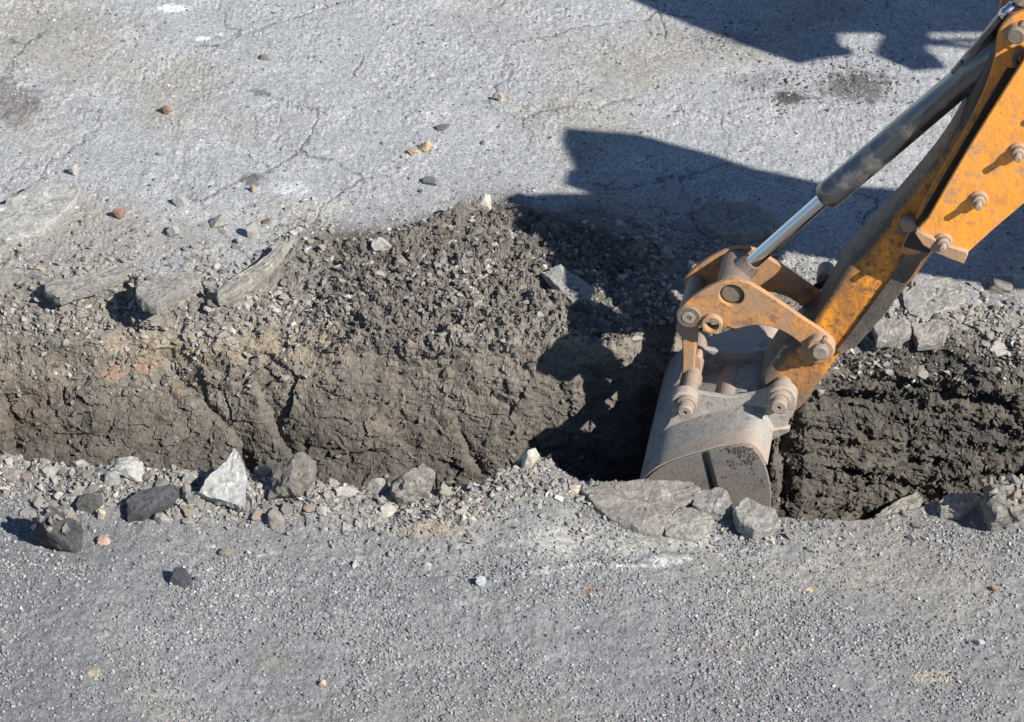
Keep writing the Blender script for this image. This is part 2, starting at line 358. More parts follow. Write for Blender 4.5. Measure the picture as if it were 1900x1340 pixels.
# soil thinning out over the asphalt edge
da = PY-ya[:, None]
fe = np.exp(-np.maximum(da, 0)/(.05+.16*sstep(300, 0, U0)+.13*(1-sstep(380, 560, U0))+.05*spoil))*(.9+.9*cm)
col = np.where((TG >= 6)[..., None], lerp(col, lerp(C3(.26, .235, .2)+col*0, C3(.14, .122, .105)+col*0, spoil), np.clip(fe, 0, 1)*.9), col)
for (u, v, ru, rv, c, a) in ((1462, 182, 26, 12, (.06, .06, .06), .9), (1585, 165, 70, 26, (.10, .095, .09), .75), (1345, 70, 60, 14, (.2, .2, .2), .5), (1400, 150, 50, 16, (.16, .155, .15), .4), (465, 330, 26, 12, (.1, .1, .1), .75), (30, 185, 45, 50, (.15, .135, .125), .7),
                          (318, 16, 34, 7, (.75, .76, .78), .9), (375, 72, 14, 4, (.75, .76, .77), .9), (410, 64, 9, 3, (.7, .7, .7), .9), (545, 350, 34, 14, (.62, .63, .64), .6), (590, 385, 60, 20, (.5, .47, .42), .5),
                          (75, 250, 70, 40, (.36, .34, .30), .4), (180, 120, 80, 40, (.37, .35, .31), .4), (1097, 1104, 17, 9, (.33, .17, .11), .95), (380, 1165, 26, 10, (.38, .30, .22), .7), (175, 1250, 12, 8, (.45, .38, .25), .8), (1735, 1254, 42, 12, (.42, .37, .29), .85),
                          (1505, 1092, 9, 4, (.6, .45, .25), .9), (1590, 1085, 12, 6, (.45, .4, .3), .7), (800, 985, 60, 14, (.42, .32, .22), .6), (1230, 950, 60, 14, (.43, .34, .26), .7), (520, 1230, 50, 20, (.25, .24, .2), .5), (1400, 1190, 120, 26, (.26, .235, .2), .6), (900, 1320, 200, 40, (.24, .22, .19), .5), (600, 1325, 90, 20, (.23, .21, .18), .5),
                          (870, 620, 40, 14, (.3, .27, .23), .6), (50, 760, 60, 60, (.13, .1, .075), .5), (215, 690, 30, 20, (.3, .19, .12), .6), (262, 680, 30, 14, (.33, .2, .12), .6), (200, 1110, 60, 10, (.3, .3, .3), .3)):
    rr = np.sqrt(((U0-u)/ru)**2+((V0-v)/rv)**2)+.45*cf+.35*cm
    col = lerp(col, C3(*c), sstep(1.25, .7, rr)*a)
for (p0, p1, wd, a) in (((80, 1190), (900, 1120), 7, .12), ((200, 1290), (1100, 1215), 9, .10), ((1000, 1260), (1800, 1180), 8, .12), ((945, 1068), (1280, 1045), 5, .8), ((430, 1110), (560, 1078), 4, .7), ((350, 1062), (412, 1050), 4, .8), ((470, 1030), (530, 1020), 3, .5), ((560, 1040), (1000, 1010), 3, .25)):
    d, t = seg(jU, jV, [p0, p1]); col = lerp(col, C3(.62, .62, .60), np.exp(-(d/wd)**2)*a*sstep(-.3, .3, cf+.2)*(TG < 1))
col *= (1+.10*cf+.08*cm)[..., None]
col = np.where((TG >= 6)[..., None], col*(1-.5*crk[..., None]), col)
chipm = np.where(TG >= 6, 1., np.where(TG < 1, .8, .25+.35*bank*(1-spoil))); chipm = np.where((TG >= 6), chipm*(1-.6*np.clip(fe, 0, 1)*spoil), chipm)
ny_ = PY.shape[1]
idx = np.arange(nx*ny_).reshape(nx, ny_)
quads = np.stack([idx[:-1, :-1], idx[1:, :-1], idx[1:, 1:], idx[:-1, 1:]], -1).reshape(-1, 4)
tq = TG[:-1, :-1].ravel()
ground = mesh_np('ground', np.stack([GX, GY, GZ], -1).reshape(-1, 3), quads, M['ground'], True, np.clip(col, .01, .9).reshape(-1, 3), chipm)
props(ground, 'grey worn asphalt and gravel ground cut by a long earth trench', kind='structure')
_je = int(np.argmax(TG[0] >= 1)); UE, VE = U0[:, _je], V0[:, _je]
ground.data.polygons.foreach_set('use_smooth', (tq < 1.0) | (tq >= 6.02))
def surf(u, v):
    """world point and normal of the ground seen at survey point (u, v)"""
    ve = np.interp(u, UE, VE); vis = (TG < 1.0) if v > ve-4 else (TG > 3.05)
    d = np.where(vis, (U0-u)**2+(V0-v)**2, 1e12); k = int(np.argmin(d)); i, j = divmod(k, ny_)
    return np.array([GX[i, j], GY[i, j], GZ[i, j]]), GN[i, j]

# ================================================================== STONES
def hull_rock(nv, seed, sub=0, flat=1., nplanes=11, rough=.03):
    """angular stone: an icosphere cut by random planes"""
    r = np.random.default_rng(seed)
    bm = bmesh.new(); bmesh.ops.create_icosphere(bm, subdivisions=nv, radius=1)
    V = np.array([v.co[:] for v in bm.verts]); F = np.array([[v.index for v in f.verts] for f in bm.faces]); bm.free()
    n = r.normal(size=(nplanes, 3)); n /= np.linalg.norm(n, axis=1, keepdims=True); d = r.uniform(.50, .90, nplanes)
    dot = V@n.T; rad = np.min(np.where(dot > .12, d/np.maximum(dot, .12), 1.25), axis=1); rad = np.minimum(rad, 1.15)
    V = V*rad[:, None]
    if rough:
        V *= (1+rough*2*fbm(V[:, 0]*1.+V[:, 2]*.7, V[:, 1]+V[:, 2]*.6, 2.2, 4, seed))[:, None]
    V[:, 2] *= flat
    return V.astype(np.float32), F
chip_bases = []
for k in range(14):
    r = np.random.default_rng(100+k)
    V = np.array([[a, b, c] for a in (-1, 1) for b in (-1, 1) for c in (-1, 1)], float)*r.uniform(.5, 1., (8, 3))*.8
    F = np.array([[0, 1, 3], [0, 3, 2], [4, 6, 7], [4, 7, 5], [0, 4, 5], [0, 5, 1], [2, 3, 7], [2, 7, 6], [0, 2, 6], [0, 6, 4], [1, 5, 7], [1, 7, 3]])
    chip_bases.append((V, F))
def shard(seed, npts=11, el=(1., .85, .7)):
    """angular broken stone: the convex hull of a few random points"""
    r = np.random.default_rng(seed); bm = bmesh.new()
    for _ in range(npts):
        v = r.normal(size=3); v = v/np.linalg.norm(v)*r.uniform(.8, 1.05)*np.array(el); bm.verts.new(v)
    res = bmesh.ops.convex_hull(bm, input=bm.verts); bmesh.ops.delete(bm, geom=[g for g in res['geom_interior'] if isinstance(g, bmesh.types.BMVert)], context='VERTS')
    bmesh.ops.triangulate(bm, faces=bm.faces); bm.verts.index_update()
    V = np.array([v.co[:] for v in bm.verts]); F = np.array([[v.index for v in f.verts] for f in bm.faces]); bm.free(); return V, F
ico_bases = [shard(200+k, 9+k % 4) for k in range(20)]
def rotm(n):
    q = rng.normal(size=(n, 4)); q /= np.linalg.norm(q, axis=1, keepdims=True); w, a, b, c = q.T
    return np.stack([np.stack([1-2*(b*b+c*c), 2*(a*b-c*w), 2*(a*c+b*w)], -1), np.stack([2*(a*b+c*w), 1-2*(a*a+c*c), 2*(b*c-a*w)], -1), np.stack([2*(a*c-b*w), 2*(b*c+a*w), 1-2*(a*a+b*b)], -1)], 1)
def scatter(name, weight, count, smin, smax, palette, bases, mat, power=2.5, sink=.3, flat=.7, label=None, tintv=.18, parent=None):
    w = (weight*area).ravel(); w = w/w.sum()
    k = rng.choice(len(w), count, p=w); i, j = np.divmod(k, ny_)
    i2 = np.clip(i+1, 0, nx-1); j2 = np.clip(j+1, 0, ny_-1); a = rng.random(count); b = rng.random(count)
    G = np.stack([GX, GY, GZ], -1)
    P = G[i, j]+(G[i2, j]-G[i, j])*a[:, None]+(G[i, j2]-G[i, j])*b[:, None]
    nn = GN[i, j]
    sz = smin*(smax/smin)**(rng.random(count)**power)
    R = rotm(count); sc = np.stack([rng.uniform(.7, 1.2, count), rng.uniform(.6, 1., count), rng.uniform(.4, .8, count)*flat/.7], -1)
    pal = np.array([p[0] for p in palette]); pw = np.array([p[1] for p in palette], float); pw /= pw.sum()
    c = pal[rng.choice(len(pal), count, p=pw)]*(1+rng.uniform(-tintv, tintv, (count, 1)))
    Vs, Fs, Cs, off = [], [], [], 0
    which = rng.integers(0, len(bases), count)
    for bi, (BV, BF) in enumerate(bases):
        m = which == bi; n = m.sum()
        if not n: continue
        L = (BV[None]*sc[m][:, None, :]*.5*sz[m][:, None, None])
        L = np.einsum('nij,nvj->nvi', R[m], L)
        # flatten along z a little so that the pieces lie rather than stand
        L[..., 2] *= flat
        Wd = L+P[m][:, None, :]+nn[m][:, None, :]*(sz[m]*.5*(.55-sink))[:, None, None]
        Vs.append(Wd.reshape(-1, 3)); Fs.append((BF[None]+off+(np.arange(n)*len(BV))[:, None, None]).reshape(-1, 3)); Cs.append(np.repeat(c[m], len(BV), 0)); off += n*len(BV)
    o = mesh_np(name, np.concatenate(Vs), np.concatenate(Fs), mat, False, np.clip(np.concatenate(Cs), .01, .95))
    if parent: o.parent = parent
    props(o, label, kind='stuff'); return o
daP = np.maximum(da, 0); dnP = np.maximum(dn, 0)
dA = np.linalg.norm(np.cross(np.gradient(np.stack([GX, GY, GZ], -1), axis=0), np.gradient(np.stack([GX, GY, GZ], -1), axis=1)), axis=-1)
inview = (U0 > -60) & (U0 < 1960) & (V0 > -60) & (V0 < 1400)
area = np.where(inview, dA, 0)
grey = [((.22, .226, .235), 6), ((.29, .295, .30), 5), ((.16, .165, .175), 4), ((.34, .342, .345), 2), ((.28, .262, .235), 2), ((.40, .40, .395), .3)]
warm = [((.31, .29, .26), 6), ((.26, .245, .22), 6), ((.41, .39, .355), 4), ((.33, .275, .22), 1.5), ((.20, .19, .18), 3), ((.50, .475, .43), .6), ((.26, .18, .14), .3)]
soil = [((.148, .134, .117), 5), ((.118, .106, .093), 5), ((.19, .17, .147), 3)]
dusty = [((.265, .25, .225), 6), ((.22, .207, .188), 6), ((.34, .322, .29), 3.5), ((.27, .225, .18), 1.5), ((.17, .16, .15), 3), ((.42, .40, .365), .5)]
gd = sstep(-.5, .5, fbm(x, q, 2.0, 4, 80)+.3*cm)
scatter('foreground_gravel', (TG < 1)*(.22+gd*gd*1.3)*(1-.65*np.clip(pale, 0, 1)), 52000, .0045, .018, grey, chip_bases, M['chips'], 2.2, .25, .8, 'fine grey crushed gravel covering the ground in front of the trench')
scatter('asphalt_chippings', (TG >= 6)*(.25+sstep(-.3, .8, cm)+.8*np.exp(-daP/.25)), 24000, .004, .020, [((.36, .365, .37), 5), ((.25, .255, .26), 4), ((.45, .45, .45), 1.5), ((.12, .12, .125), 3.), ((.40, .34, .27), 1), ((.20, .17, .14), 1.5)], chip_bases, M['chips'], 2.6, .35, .6, 'loose chippings strewn over the worn asphalt beyond the trench')
scatter('dark_debris', (TG >= 6)*(np.exp(-((U0-1460)/60)**2-((V0-165)/34)**2)+1.2*np.exp(-((U0-1590)/80)**2-((V0-150)/36)**2)+.5*np.exp(-((U0-1350)/70)**2-((V0-80)/26)**2)), 1500, .005, .030, [((.11, .105, .10), 5), ((.17, .16, .15), 2)], ico_bases, M['crumbs'], 3., .35, .8, 'dark crumbs of soil strewn on the asphalt under the machine shadow')
scatter('bank_rubble', (.3+sstep(-.3,.6,cm))*((TG > 3.8) & (TG < 6))*sstep(3.78, 4.1, TG)*(1-spoil)*(.42+.6*np.exp(-((V0-590)/34)**2)+.9*right*(V0 < 648))+((TG > 4.0) & (TG < 5.8))*spoil*.20*sstep(3.9, 4.3, TG)*(.3+1.6*sstep(-.1, .6, cmk))+((TG >= 6))*np.exp(-daP/.10)*.5*(1-spoil)*.9, 10500, .010, .054, dusty, ico_bases, M['chips'], 2.4, .3, .85, 'pale broken stones of the road base along the far side of the trench')
scatter('near_rubble', nearg*(.4+sstep(-.3,.6,cm))*(np.exp(-(dnP/.20)**2)*(.22*(1-sstep(1420,1500,U0))+.03+lft)+.6*np.exp(-((U0-985)/80)**2)*np.exp(-(dnP/.2)**2)), 8500, .009, .054, dusty, ico_bases, M['chips'], 2.2, .3, .85, 'small broken stones heaped along the near edge of the trench')
scatter('soil_crumbs', bank*spoil*1.+wall*(1-right)*.14, 17500, .005, .046, soil, ico_bases, M['crumbs'], 3.6, .4, .95, 'loose dark soil crumbs on the middle bank and the trench wall')
scatter('dark_soil_crumbs', right*wall*1.0+bank*right*.6, 5500, .006, .050, [((.098, .090, .080), 5), ((.078, .072, .064), 5), ((.125, .112, .095), 2)], ico_bases, M['crumbs'], 2.6, .4, .95, 'dark grey earth crumbs on the trench wall right of the bucket')

# ================================================================== EXCAVATOR
PH = math.radians(10); NV = np.array([-math.sin(PH), -math.cos(PH), 0]); UV = np.array([math.cos(PH), -math.sin(PH), 0])
ORG = np.array([.85, .40, 0.])           # a point of the arm's middle plane, on the ground
def A(u, v, off=0.):
    """survey point (u, v) on the plane `off` metres in front of the arm's middle plane -> (r, h)"""
    r = ray(u, v); P0 = ORG+NV*off; P = CAM+r*((P0-CAM)@NV)/(r@NV); return float((P-ORG)@UV), float(P[2])
def Wp(r, h, o): return ORG+UV*r+NV*o+np.array([0, 0, h])
BASE = np.array([3.4, 0.2, 0.])
AM = Matrix(((UV[0], 0, NV[0], ORG[0]-BASE[0]), (UV[1], 0, NV[1], ORG[1]-BASE[1]), (0, 1, 0, 0), (0, 0, 0, 1)))   # arm frame (r, h, off) -> root frame
exc = bpy.data.objects.new('excavator', None); COL.objects.link(exc); exc.location = BASE
props(exc, 'orange backhoe excavator arm reaching down with its grey bucket in the trench', 'excavator')

def paint(name, base, rust, dirt, wear_lo, wear_hi, dirt_lo, dirt_hi, rough=.5, sc=1., grime=(.06, .055, .05), scratch=None):
    k = N(name); co = k.coord('Object')
    n1 = k.noise(co, 7*sc, 6, .68); n2 = k.noise(co, 19*sc, 5, .7); n3 = k.noise(co, 70*sc, 4, .7)
    mp = k.n('ShaderNodeMapping'); k.t.links.new(co, mp.inputs[0]); mp.inputs['Scale'].default_value = (1, 1, .25); mp.inputs['Rotation'].default_value = (0, .45, 0)
    st = k.noise(mp.outputs[0], 38*sc, 4, .7)
    c = k.mix(k.ramp(n3, [(.3, 0), (.7, 1.)]), base, tuple(min(1, b*1.22) for b in base))
    c = k.mix(k.ramp(k.math('ADD', k.math('MULTIPLY', n1, .6), k.math('MULTIPLY', st, .4)), [(wear_lo, 0), (wear_hi, 1)]), c, rust)
    c = k.mix(k.ramp(k.math('ADD', k.math('MULTIPLY', n1, .5), k.math('MULTIPLY', n2, .5)), [(dirt_lo, .9), (dirt_hi, 0)]), c, dirt)
    c = k.mix(k.ramp(n3, [(.66, 0), (.74, .8)]), c, grime)
    c = k.mix(k.ramp(n2, [(.64, 0), (.72, .6)]), c, tuple(x_*.55 for x_ in dirt))
    if scratch:
        for ang_, s_ in ((.5, 60), (-.35, 85)):
            m2 = k.n('ShaderNodeMapping'); k.t.links.new(co, m2.inputs[0]); m2.inputs['Rotation'].default_value = (.3, ang_, ang_); m2.inputs['Scale'].default_value = (.06, 1, 1)
            c = k.mix(k.math('MULTIPLY', k.ramp(k.noise(m2.outputs[0], s_, 3, .6), [(.62, 0), (.68, 1)]), .6), c, scratch)
        c = k.mix(k.ramp(k.math('MULTIPLY', n1, n2), [(.27, 0), (.36, .75)]), c, (.15, .13, .11))
    # chipped, worn edges
    ge = k.n('ShaderNodeNewGeometry'); ed = k.ramp(k.math('ADD', ge.outputs['Pointiness'], k.math('MULTIPLY', k.math('SUBTRACT', n3, .5), .08)), [(.53, 0), (.58, 1)])
    c = k.mix(k.math('MULTIPLY', ed, .6), c, (.36, .27, .2))
    k.set('Base Color', c)
    k.set('Roughness', k.ramp(n2, [(.3, rough), (.7, min(1, rough+.3))])); k.set('Specular IOR Level', .35)
    k.bump(n3, .0022); return k.m
M['yellow'] = paint('orange_paint', (.84, .30, .022), (.55, .23, .055), (.34, .23, .145), .48, .62, .39, .49, .5)
M['yellow_head'] = paint('rusty_orange_paint', (.78, .28, .025), (.42, .19, .05), (.24, .15, .09), .46, .60, .40, .50, .5, 1.2)
M['yellow_old'] = paint('worn_orange_paint', (.58, .225, .035), (.34, .205, .115), (.16, .11, .08), .38, .54, .40, .50, .6, 1.3)
M['yellow_dusty'] = paint('dusty_orange_paint', (.44, .21, .065), (.31, .205, .13), (.20, .155, .12), .40, .56, .38, .50, .7, 1.5)
M['steel'] = paint('dusty_bucket_steel', (.29, .283, .27), (.35, .325, .285), (.19, .18, .168), .44, .58, .38, .53, .55, 1.6, (.15, .135, .12), (.46, .45, .43))
M['steel_dark'] = paint('dirty_bucket_side', (.125, .12, .115), (.15, .14, .125), (.085, .078, .07), .45, .62, .35, .50, .7, 1.4)
M['pinsteel'] = paint('pin_steel', (.20, .185, .17), (.26, .21, .16), (.11, .10, .09), .45, .62, .38, .50, .45, 3., (.08, .07, .06))
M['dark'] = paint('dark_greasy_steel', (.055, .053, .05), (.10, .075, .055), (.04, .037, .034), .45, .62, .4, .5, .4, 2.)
k = N('barrel_paint'); co = k.coord('Object'); n1 = k.noise(co, 9, 5, .65); n2 = k.noise(co, 45, 4, .7)
c_ = k.mix(k.ramp(n1, [(.48, 0), (.66, 1)]), (.026, .027, .03), (.14, .128, .108)); c_ = k.mix(k.ramp(n2, [(.55, 0), (.7, .8)]), c_, (.03, .03, .03))
k.set('Base Color', c_); k.set('Roughness', k.ramp(n1, [(.46, .16), (.66, .5)])); k.set('Specular IOR Level', .9); k.set('Coat Weight', 1.); k.set('Coat Roughness', k.ramp(n1, [(.44, .12), (.62, .6)])); k.bump(n2, .0003); M['barrel'] = k.m
k = N('chrome'); k.set('Base Color', (.62, .62, .64, 1)); k.set('Metallic', 1.); k.set('Roughness', k.ramp(k.noise(k.coord(), 60, 4, .7), [(.4, .14), (.7, .26)])); M['chrome'] = k.m
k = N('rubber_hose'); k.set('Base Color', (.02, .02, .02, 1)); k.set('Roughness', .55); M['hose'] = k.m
k = N('dark_glass'); k.set('Base Color', (.03, .035, .04, 1)); k.set('Roughness', .08); M['glass'] = k.m
k = N('tyre_rubber'); k.set('Base Color', (.03, .03, .03, 1)); k.set('Roughness', .85); M['tyre'] = k.m

def smoothpoly(P, n=4, closed=True, hard=()):
    """Catmull-Rom through the points"""
    P = [np.array(p, float) for p in P]; L = len(P); out = []
    for i in range(L if closed else L-1):
        p0, p1, p2, p3 = P[(i-1) % L] if closed or i else P[0], P[i], P[(i+1) % L], P[(i+2) % L] if closed or i+2 < L else P[-1]
        for a in range(n):
            t = a/n
            if i in hard or (i+1) % L in hard: out.append(p1+(p2-p1)*t)
            else: out.append(.5*((2*p1)+(-p0+p2)*t+(2*p0-5*p1+4*p2-p3)*t*t+(-p0+3*p1-3*p2+p3)*t**3))
    if not closed: out.append(P[-1])
    return out
def link(name, me, mat, parent, smooth=None):
    me.name = name; me.materials.clear(); me.materials.append(mat)
    if smooth is not None:
        me.polygons.foreach_set('use_smooth', [smooth]*len(me.polygons))
    o = bpy.data.objects.new(name, me); COL.objects.link(o); o.parent = parent; return o
def plate(name, outline, off0, off1, mat, parent=None, holes=(), bevel=.004, mtx=AM):
    """flat plate with holes: outline and holes in (r, h), from off0 to off1"""
    cu = bpy.data.curves.new(name, 'CURVE'); cu.dimensions = '2D'; cu.fill_mode = 'BOTH'
    cu.extrude = abs(off1-off0)/2-bevel; cu.bevel_depth = bevel; cu.bevel_resolution = 1; cu.offset = -bevel
    for pl in (outline, *holes):
        sp_ = cu.splines.new('POLY'); sp_.points.add(len(pl)-1)
        for p, v in zip(sp_.points, pl): p.co = (v[0], v[1], 0, 1)
        sp_.use_cyclic_u = True
    tmp = bpy.data.objects.new('tmp', cu); COL.objects.link(tmp)
    dg = bpy.context.evaluated_depsgraph_get(); me = bpy.data.meshes.new_from_object(tmp.evaluated_get(dg)); bpy.data.objects.remove(tmp); bpy.data.curves.remove(cu)
    me.transform(Matrix.Translation((0, 0, (off0+off1)/2))); me.transform(mtx)
    bm = bmesh.new(); bm.from_mesh(me); bmesh.ops.remove_doubles(bm, verts=bm.verts, dist=1e-5); bmesh.ops.recalc_face_normals(bm, faces=bm.faces); bm.to_mesh(me); bm.free()
    return link(name, me, mat, parent or exc)
def circ(r, h, rad, n=28): return [(r+rad*math.cos(2*math.pi*i/n), h+rad*math.sin(2*math.pi*i/n)) for i in range(n)]
def lathe(name, p0, p1, prof, mat, parent=None, seg_=28, cap=True):
    """solid of revolution from p0 towards p1 (root frame); prof = [(t along in m, radius)]"""
    p0 = np.array(p0, float); ax = np.array(p1, float)-p0; ax /= np.linalg.norm(ax)
    t = np.array([0, 0, 1.]) if abs(ax[2]) < .9 else np.array([1., 0, 0]); a = np.cross(ax, t); a /= np.linalg.norm(a); b = np.cross(ax, a)
    V = []; F = []
    for (d, rad) in prof:
        for i in range(seg_):
            th = 2*math.pi*i/seg_; V.append(p0+ax*d+(a*math.cos(th)+b*math.sin(th))*rad)
    for i in range(len(prof)-1):
        for j in range(seg_):
            F.append((i*seg_+j, i*seg_+(j+1) % seg_, (i+1)*seg_+(j+1) % seg_, (i+1)*seg_+j))
    if cap: F.append(tuple(range(seg_))); F.append(tuple(range((len(prof)-1)*seg_, len(prof)*seg_)))
    me = bpy.data.meshes.new(name); me.from_pydata([tuple(v) for v in V], [], F)
    bm = bmesh.new(); bm.from_mesh(me); bmesh.ops.recalc_face_normals(bm, faces=bm.faces)
    for f in bm.faces: f.smooth = len(f.verts) == 4
    for e in bm.edges:
        if len(e.link_faces) == 2 and e.calc_face_angle(0) > .6: e.smooth = False
    bm.to_mesh(me); bm.free()
    return link(name, me, mat, parent or exc)
def RF(r, h, o): return Wp(r, h, o)-BASE
def cyl(name, u, v, offs, rad0, mat, parent=None, at=None, prof=None, seg_=28):
    """a cylinder on the arm's cross axis seen at (u, v) at depth offs[1]"""
    r, h = A(u, v, offs[1] if at is None else at)
    L = offs[1]-offs[0]; c = min(.005, rad0*.2)
    prof = prof or [(0, rad0), (L-c, rad0), (L, rad0-c)]
    return lathe(name, RF(r, h, offs[0]), RF(r, h, offs[1]), prof, mat, parent, seg_)
def P(pts, off, n=3, hard=()):
    return smoothpoly([A(u, v, off) for u, v in pts], n, True, hard)
def sweep(name, prof, off0, off1, mat, parent, closed=False, thick=0., nseg=1, smooth=True):
    """sheet swept across the arm from off0 to off1, prof in (r, h), optional thickness towards the inside"""
    prof = [np.array(p) for p in prof]; n = len(prof)
    V = []; F = []
    for k_ in range(nseg+1):
        o = off0+(off1-off0)*k_/nseg
        V += [RF(p[0], p[1], o) for p in prof]
    for k_ in range(nseg):
        for i in range(n if closed else n-1):
            j = (i+1) % n; F.append((k_*n+i, k_*n+j, (k_+1)*n+j, (k_+1)*n+i))
    me = bpy.data.meshes.new(name); me.from_pydata([tuple(v) for v in V], [], F)
    o = link(name, me, mat, parent, smooth)
    if thick:
        bm = bmesh.new(); bm.from_mesh(me); bmesh.ops.recalc_face_normals(bm, faces=bm.faces)
        bmesh.ops.solidify(bm, geom=list(bm.faces), thickness=thick)
        bmesh.ops.recalc_face_normals(bm, faces=bm.faces)
        for e in bm.edges:
            if len(e.link_faces) == 2 and e.calc_face_angle(0) > .7: e.smooth = False
        bm.to_mesh(me); bm.free()
    return o
def holder(name):
    e = bpy.data.objects.new(name, None); COL.objects.link(e); e.parent = exc; return e

# ---------------------------------------------------------------- bucket
BN, BF_ = .375, -.375
tube_px = [(1424, 862), (1406, 833), (1385, 822), (1350, 824), (1318, 831), (1283, 841), (1250, 852), (1226, 862), (1206, 876), (1190, 894), (1180, 920), (1174, 955), (1185, 1000), (1215, 1040), (1262, 1062), (1310, 1070)]
shell = smoothpoly([A(u, v, BN) for u, v in tube_px], 4, False)
bucket = sweep('bucket', shell, BF_, BN, M['steel'], exc, thick=.014, nseg=6)
side_px = [(1420, 862), (1404, 835), (1385, 824), (1350, 826), (1318, 833), (1283, 843), (1250, 854), (1227, 864), (1208, 878), (1192, 896), (1183, 920), (1177, 955), (1188, 1000), (1217, 1037), (1262, 1059), (1340, 1062), (1400, 1020), (1424, 970), (1431, 930), (1429, 895)]
sp2 = P(side_px, BN, 3)
plate('side_plate', sp2, BN-.002, BN+.012, M['steel_dark'], bucket, bevel=.003)
plate('side_plate', sp2, BF_-.012, BF_+.002, M['steel_dark'], bucket, bevel=.003)
plate('shadow_line_strip', P([(1309, 838), (1317, 836), (1334, 905), (1345, 960), (1337, 962), (1326, 908)], BN+.014, 1, range(9)), BN+.013, BN+.022, M['hose'], bucket, bevel=.002)  # strip made black to paint in a dark shadow line
plate('shadow_line_strip', P([(1309, 838), (1317, 836), (1334, 905), (1345, 960), (1337, 962), (1326, 908)], BN+.014, 1, range(9)), BF_-.022, BF_-.013, M['dark'], bucket, bevel=.002)
cut = [A(u, v, BN) for u, v in ((1300, 1066), (1350, 1082), (1352, 1090), (1300, 1074))]
sweep('cutting_edge', cut, BF_-.01, BN+.01, M['steel'], bucket, closed=True, smooth=False)
ear_px = [(1243, 748), (1247, 737), (1257, 729.5), (1270, 725), (1287, 728), (1318, 733), (1351, 737), (1384, 734), (1412, 728), (1436, 719), (1458, 718), (1472, 730), (1478, 748), (1472, 768), (1463, 782), (1461, 795), (1462, 802), (1444, 812), (1428, 822), (1420, 845),
          (1400, 850), (1360, 850), (1300, 850), (1240, 850), (1216, 822), (1228, 802), (1240, 785), (1246, 765)]
EO = .150
for a, b in ((EO-.022, EO), (-EO, -EO+.022)):
    plate('ear_plate', P(ear_px, EO, 3, (15, 16, 19, 20, 21, 22, 23)), a, b, M['steel'], bucket, bevel=.004)
# pointed reinforcing cheek where the ear meets the front of the shell
plate('gusset', P([(1395, 790), (1430, 797), (1466, 793), (1464, 801), (1440, 812), (1424, 824), (1412, 838), (1395, 838)], EO+.012, 1, range(9)), EO-.008, EO+.016, M['steel'], bucket, bevel=.004)
for sgn in (1, -1):
    if sgn > 0:
        b1 = cyl('pin_boss', 1269, 749, (EO, EO+.045), .047, M['steel'], bucket); b2 = cyl('pin_boss', 1451, 741, (EO, EO+.045), .052, M['steel'], bucket)
for (u, v, rr, L) in ((1271, 766, .0285, .105), (1445, 757, .0300, .10)):
    r, h = A(u, v, EO+L)
    pin = lathe('bucket_pin', RF(r, h, -EO-.08), RF(r, h, EO+L), [(0, rr-.004), (.005, rr), (2*EO+.08+L-.006, rr), (2*EO+.08+L, rr-.006), (2*EO+.08+L, .0075), (2*EO+.08+L-.012, .0070)], M['pinsteel'])
    lathe('collar', RF(r, h, EO+.045), RF(r, h, EO+.045+.02), [(0, rr*1.32), (.016, rr*1.32), (.02, rr*1.2)], M['pinsteel'], pin)
# cross tube between the ears and a lump of packed earth on the shell
r, h = A(1358, 722, 0.); cyl('cross_tube', 1358, 735, (-.125, .125), .06, M['steel'], bucket, at=0.)

def caked(name, spots, off, parent):
    r_ = np.random.default_rng(len(spots)*7); Vs = []; Fs = []; n0 = 0
    for (u, v, ru, rv, n_, s0) in spots:
        for _ in range(n_):
            a, b = r_.normal(0, .5, 2); rr, hh = A(u+a*ru, v+b*rv, off); s_ = s0*r_.uniform(.3, 1.)**1.5; BV, BF = ico_bases[r_.integers(0, 20)]
            q_ = BV*np.array([s_*r_.uniform(.7, 1.4), s_*.35, s_*r_.uniform(.7, 1.4)])+RF(rr, hh, off+s_*.08); Vs.append(q_); Fs.append(BF+n0); n0 += len(BV)
    o = mesh_np(name, np.concatenate(Vs), np.concatenate(Fs), M['crumbs'], False, np.full((n0, 3), 1.)*np.array([.105, .092, .078])); o.parent = parent; props(o, kind='stuff'); return o
caked('caked_soil', ((1368, 836, 26, 8, 60, .009), (1390, 850, 16, 14, 46, .010), (1360, 862, 8, 10, 16, .008), (1400, 872, 10, 14, 18, .007), (1345, 886, 6, 6, 6, .006), (1415, 895, 6, 14, 12, .006)), BN+.013, bucket)

# ---------------------------------------------------------------- tipping links, tie link
tip_px = [(1255.5, 581), (1265, 569), (1283, 553), (1311, 536), (1339, 524.5), (1363, 521.5), (1388, 525.6), (1412, 539), (1452, 565), (1492, 593), (1533, 620), (1547, 637), (1549, 654), (1539, 668), (1521, 675), (1500, 674), (1486, 664), (1477, 651), (1489, 641.6), (1480, 633), (1456, 617), (1432, 607.5), (1408, 603.5), (1384, 606.5), (1363, 611), (1349, 606.5), (1340, 609), (1325, 614), (1307, 608), (1294, 605), (1279, 609), (1263, 602), (1256, 591)]
TO = .118
hole = circ(*A(1357.5, 548.5, TO), .043); hole2 = circ(*A(1322, 597, TO), .026)
r2, h2 = A(1322, 597, TO)
near_tip = plate('tipping_link', P(tip_px, TO, 4, (17, 18)), TO-.022, TO, M['yellow_old'], holes=(hole, hole2), bevel=.004)
far_tip = plate('tipping_link', P(tip_px, TO, 4, (17, 18)), -TO, -TO+.022, M['yellow_old'], holes=(hole2,), bevel=.004)
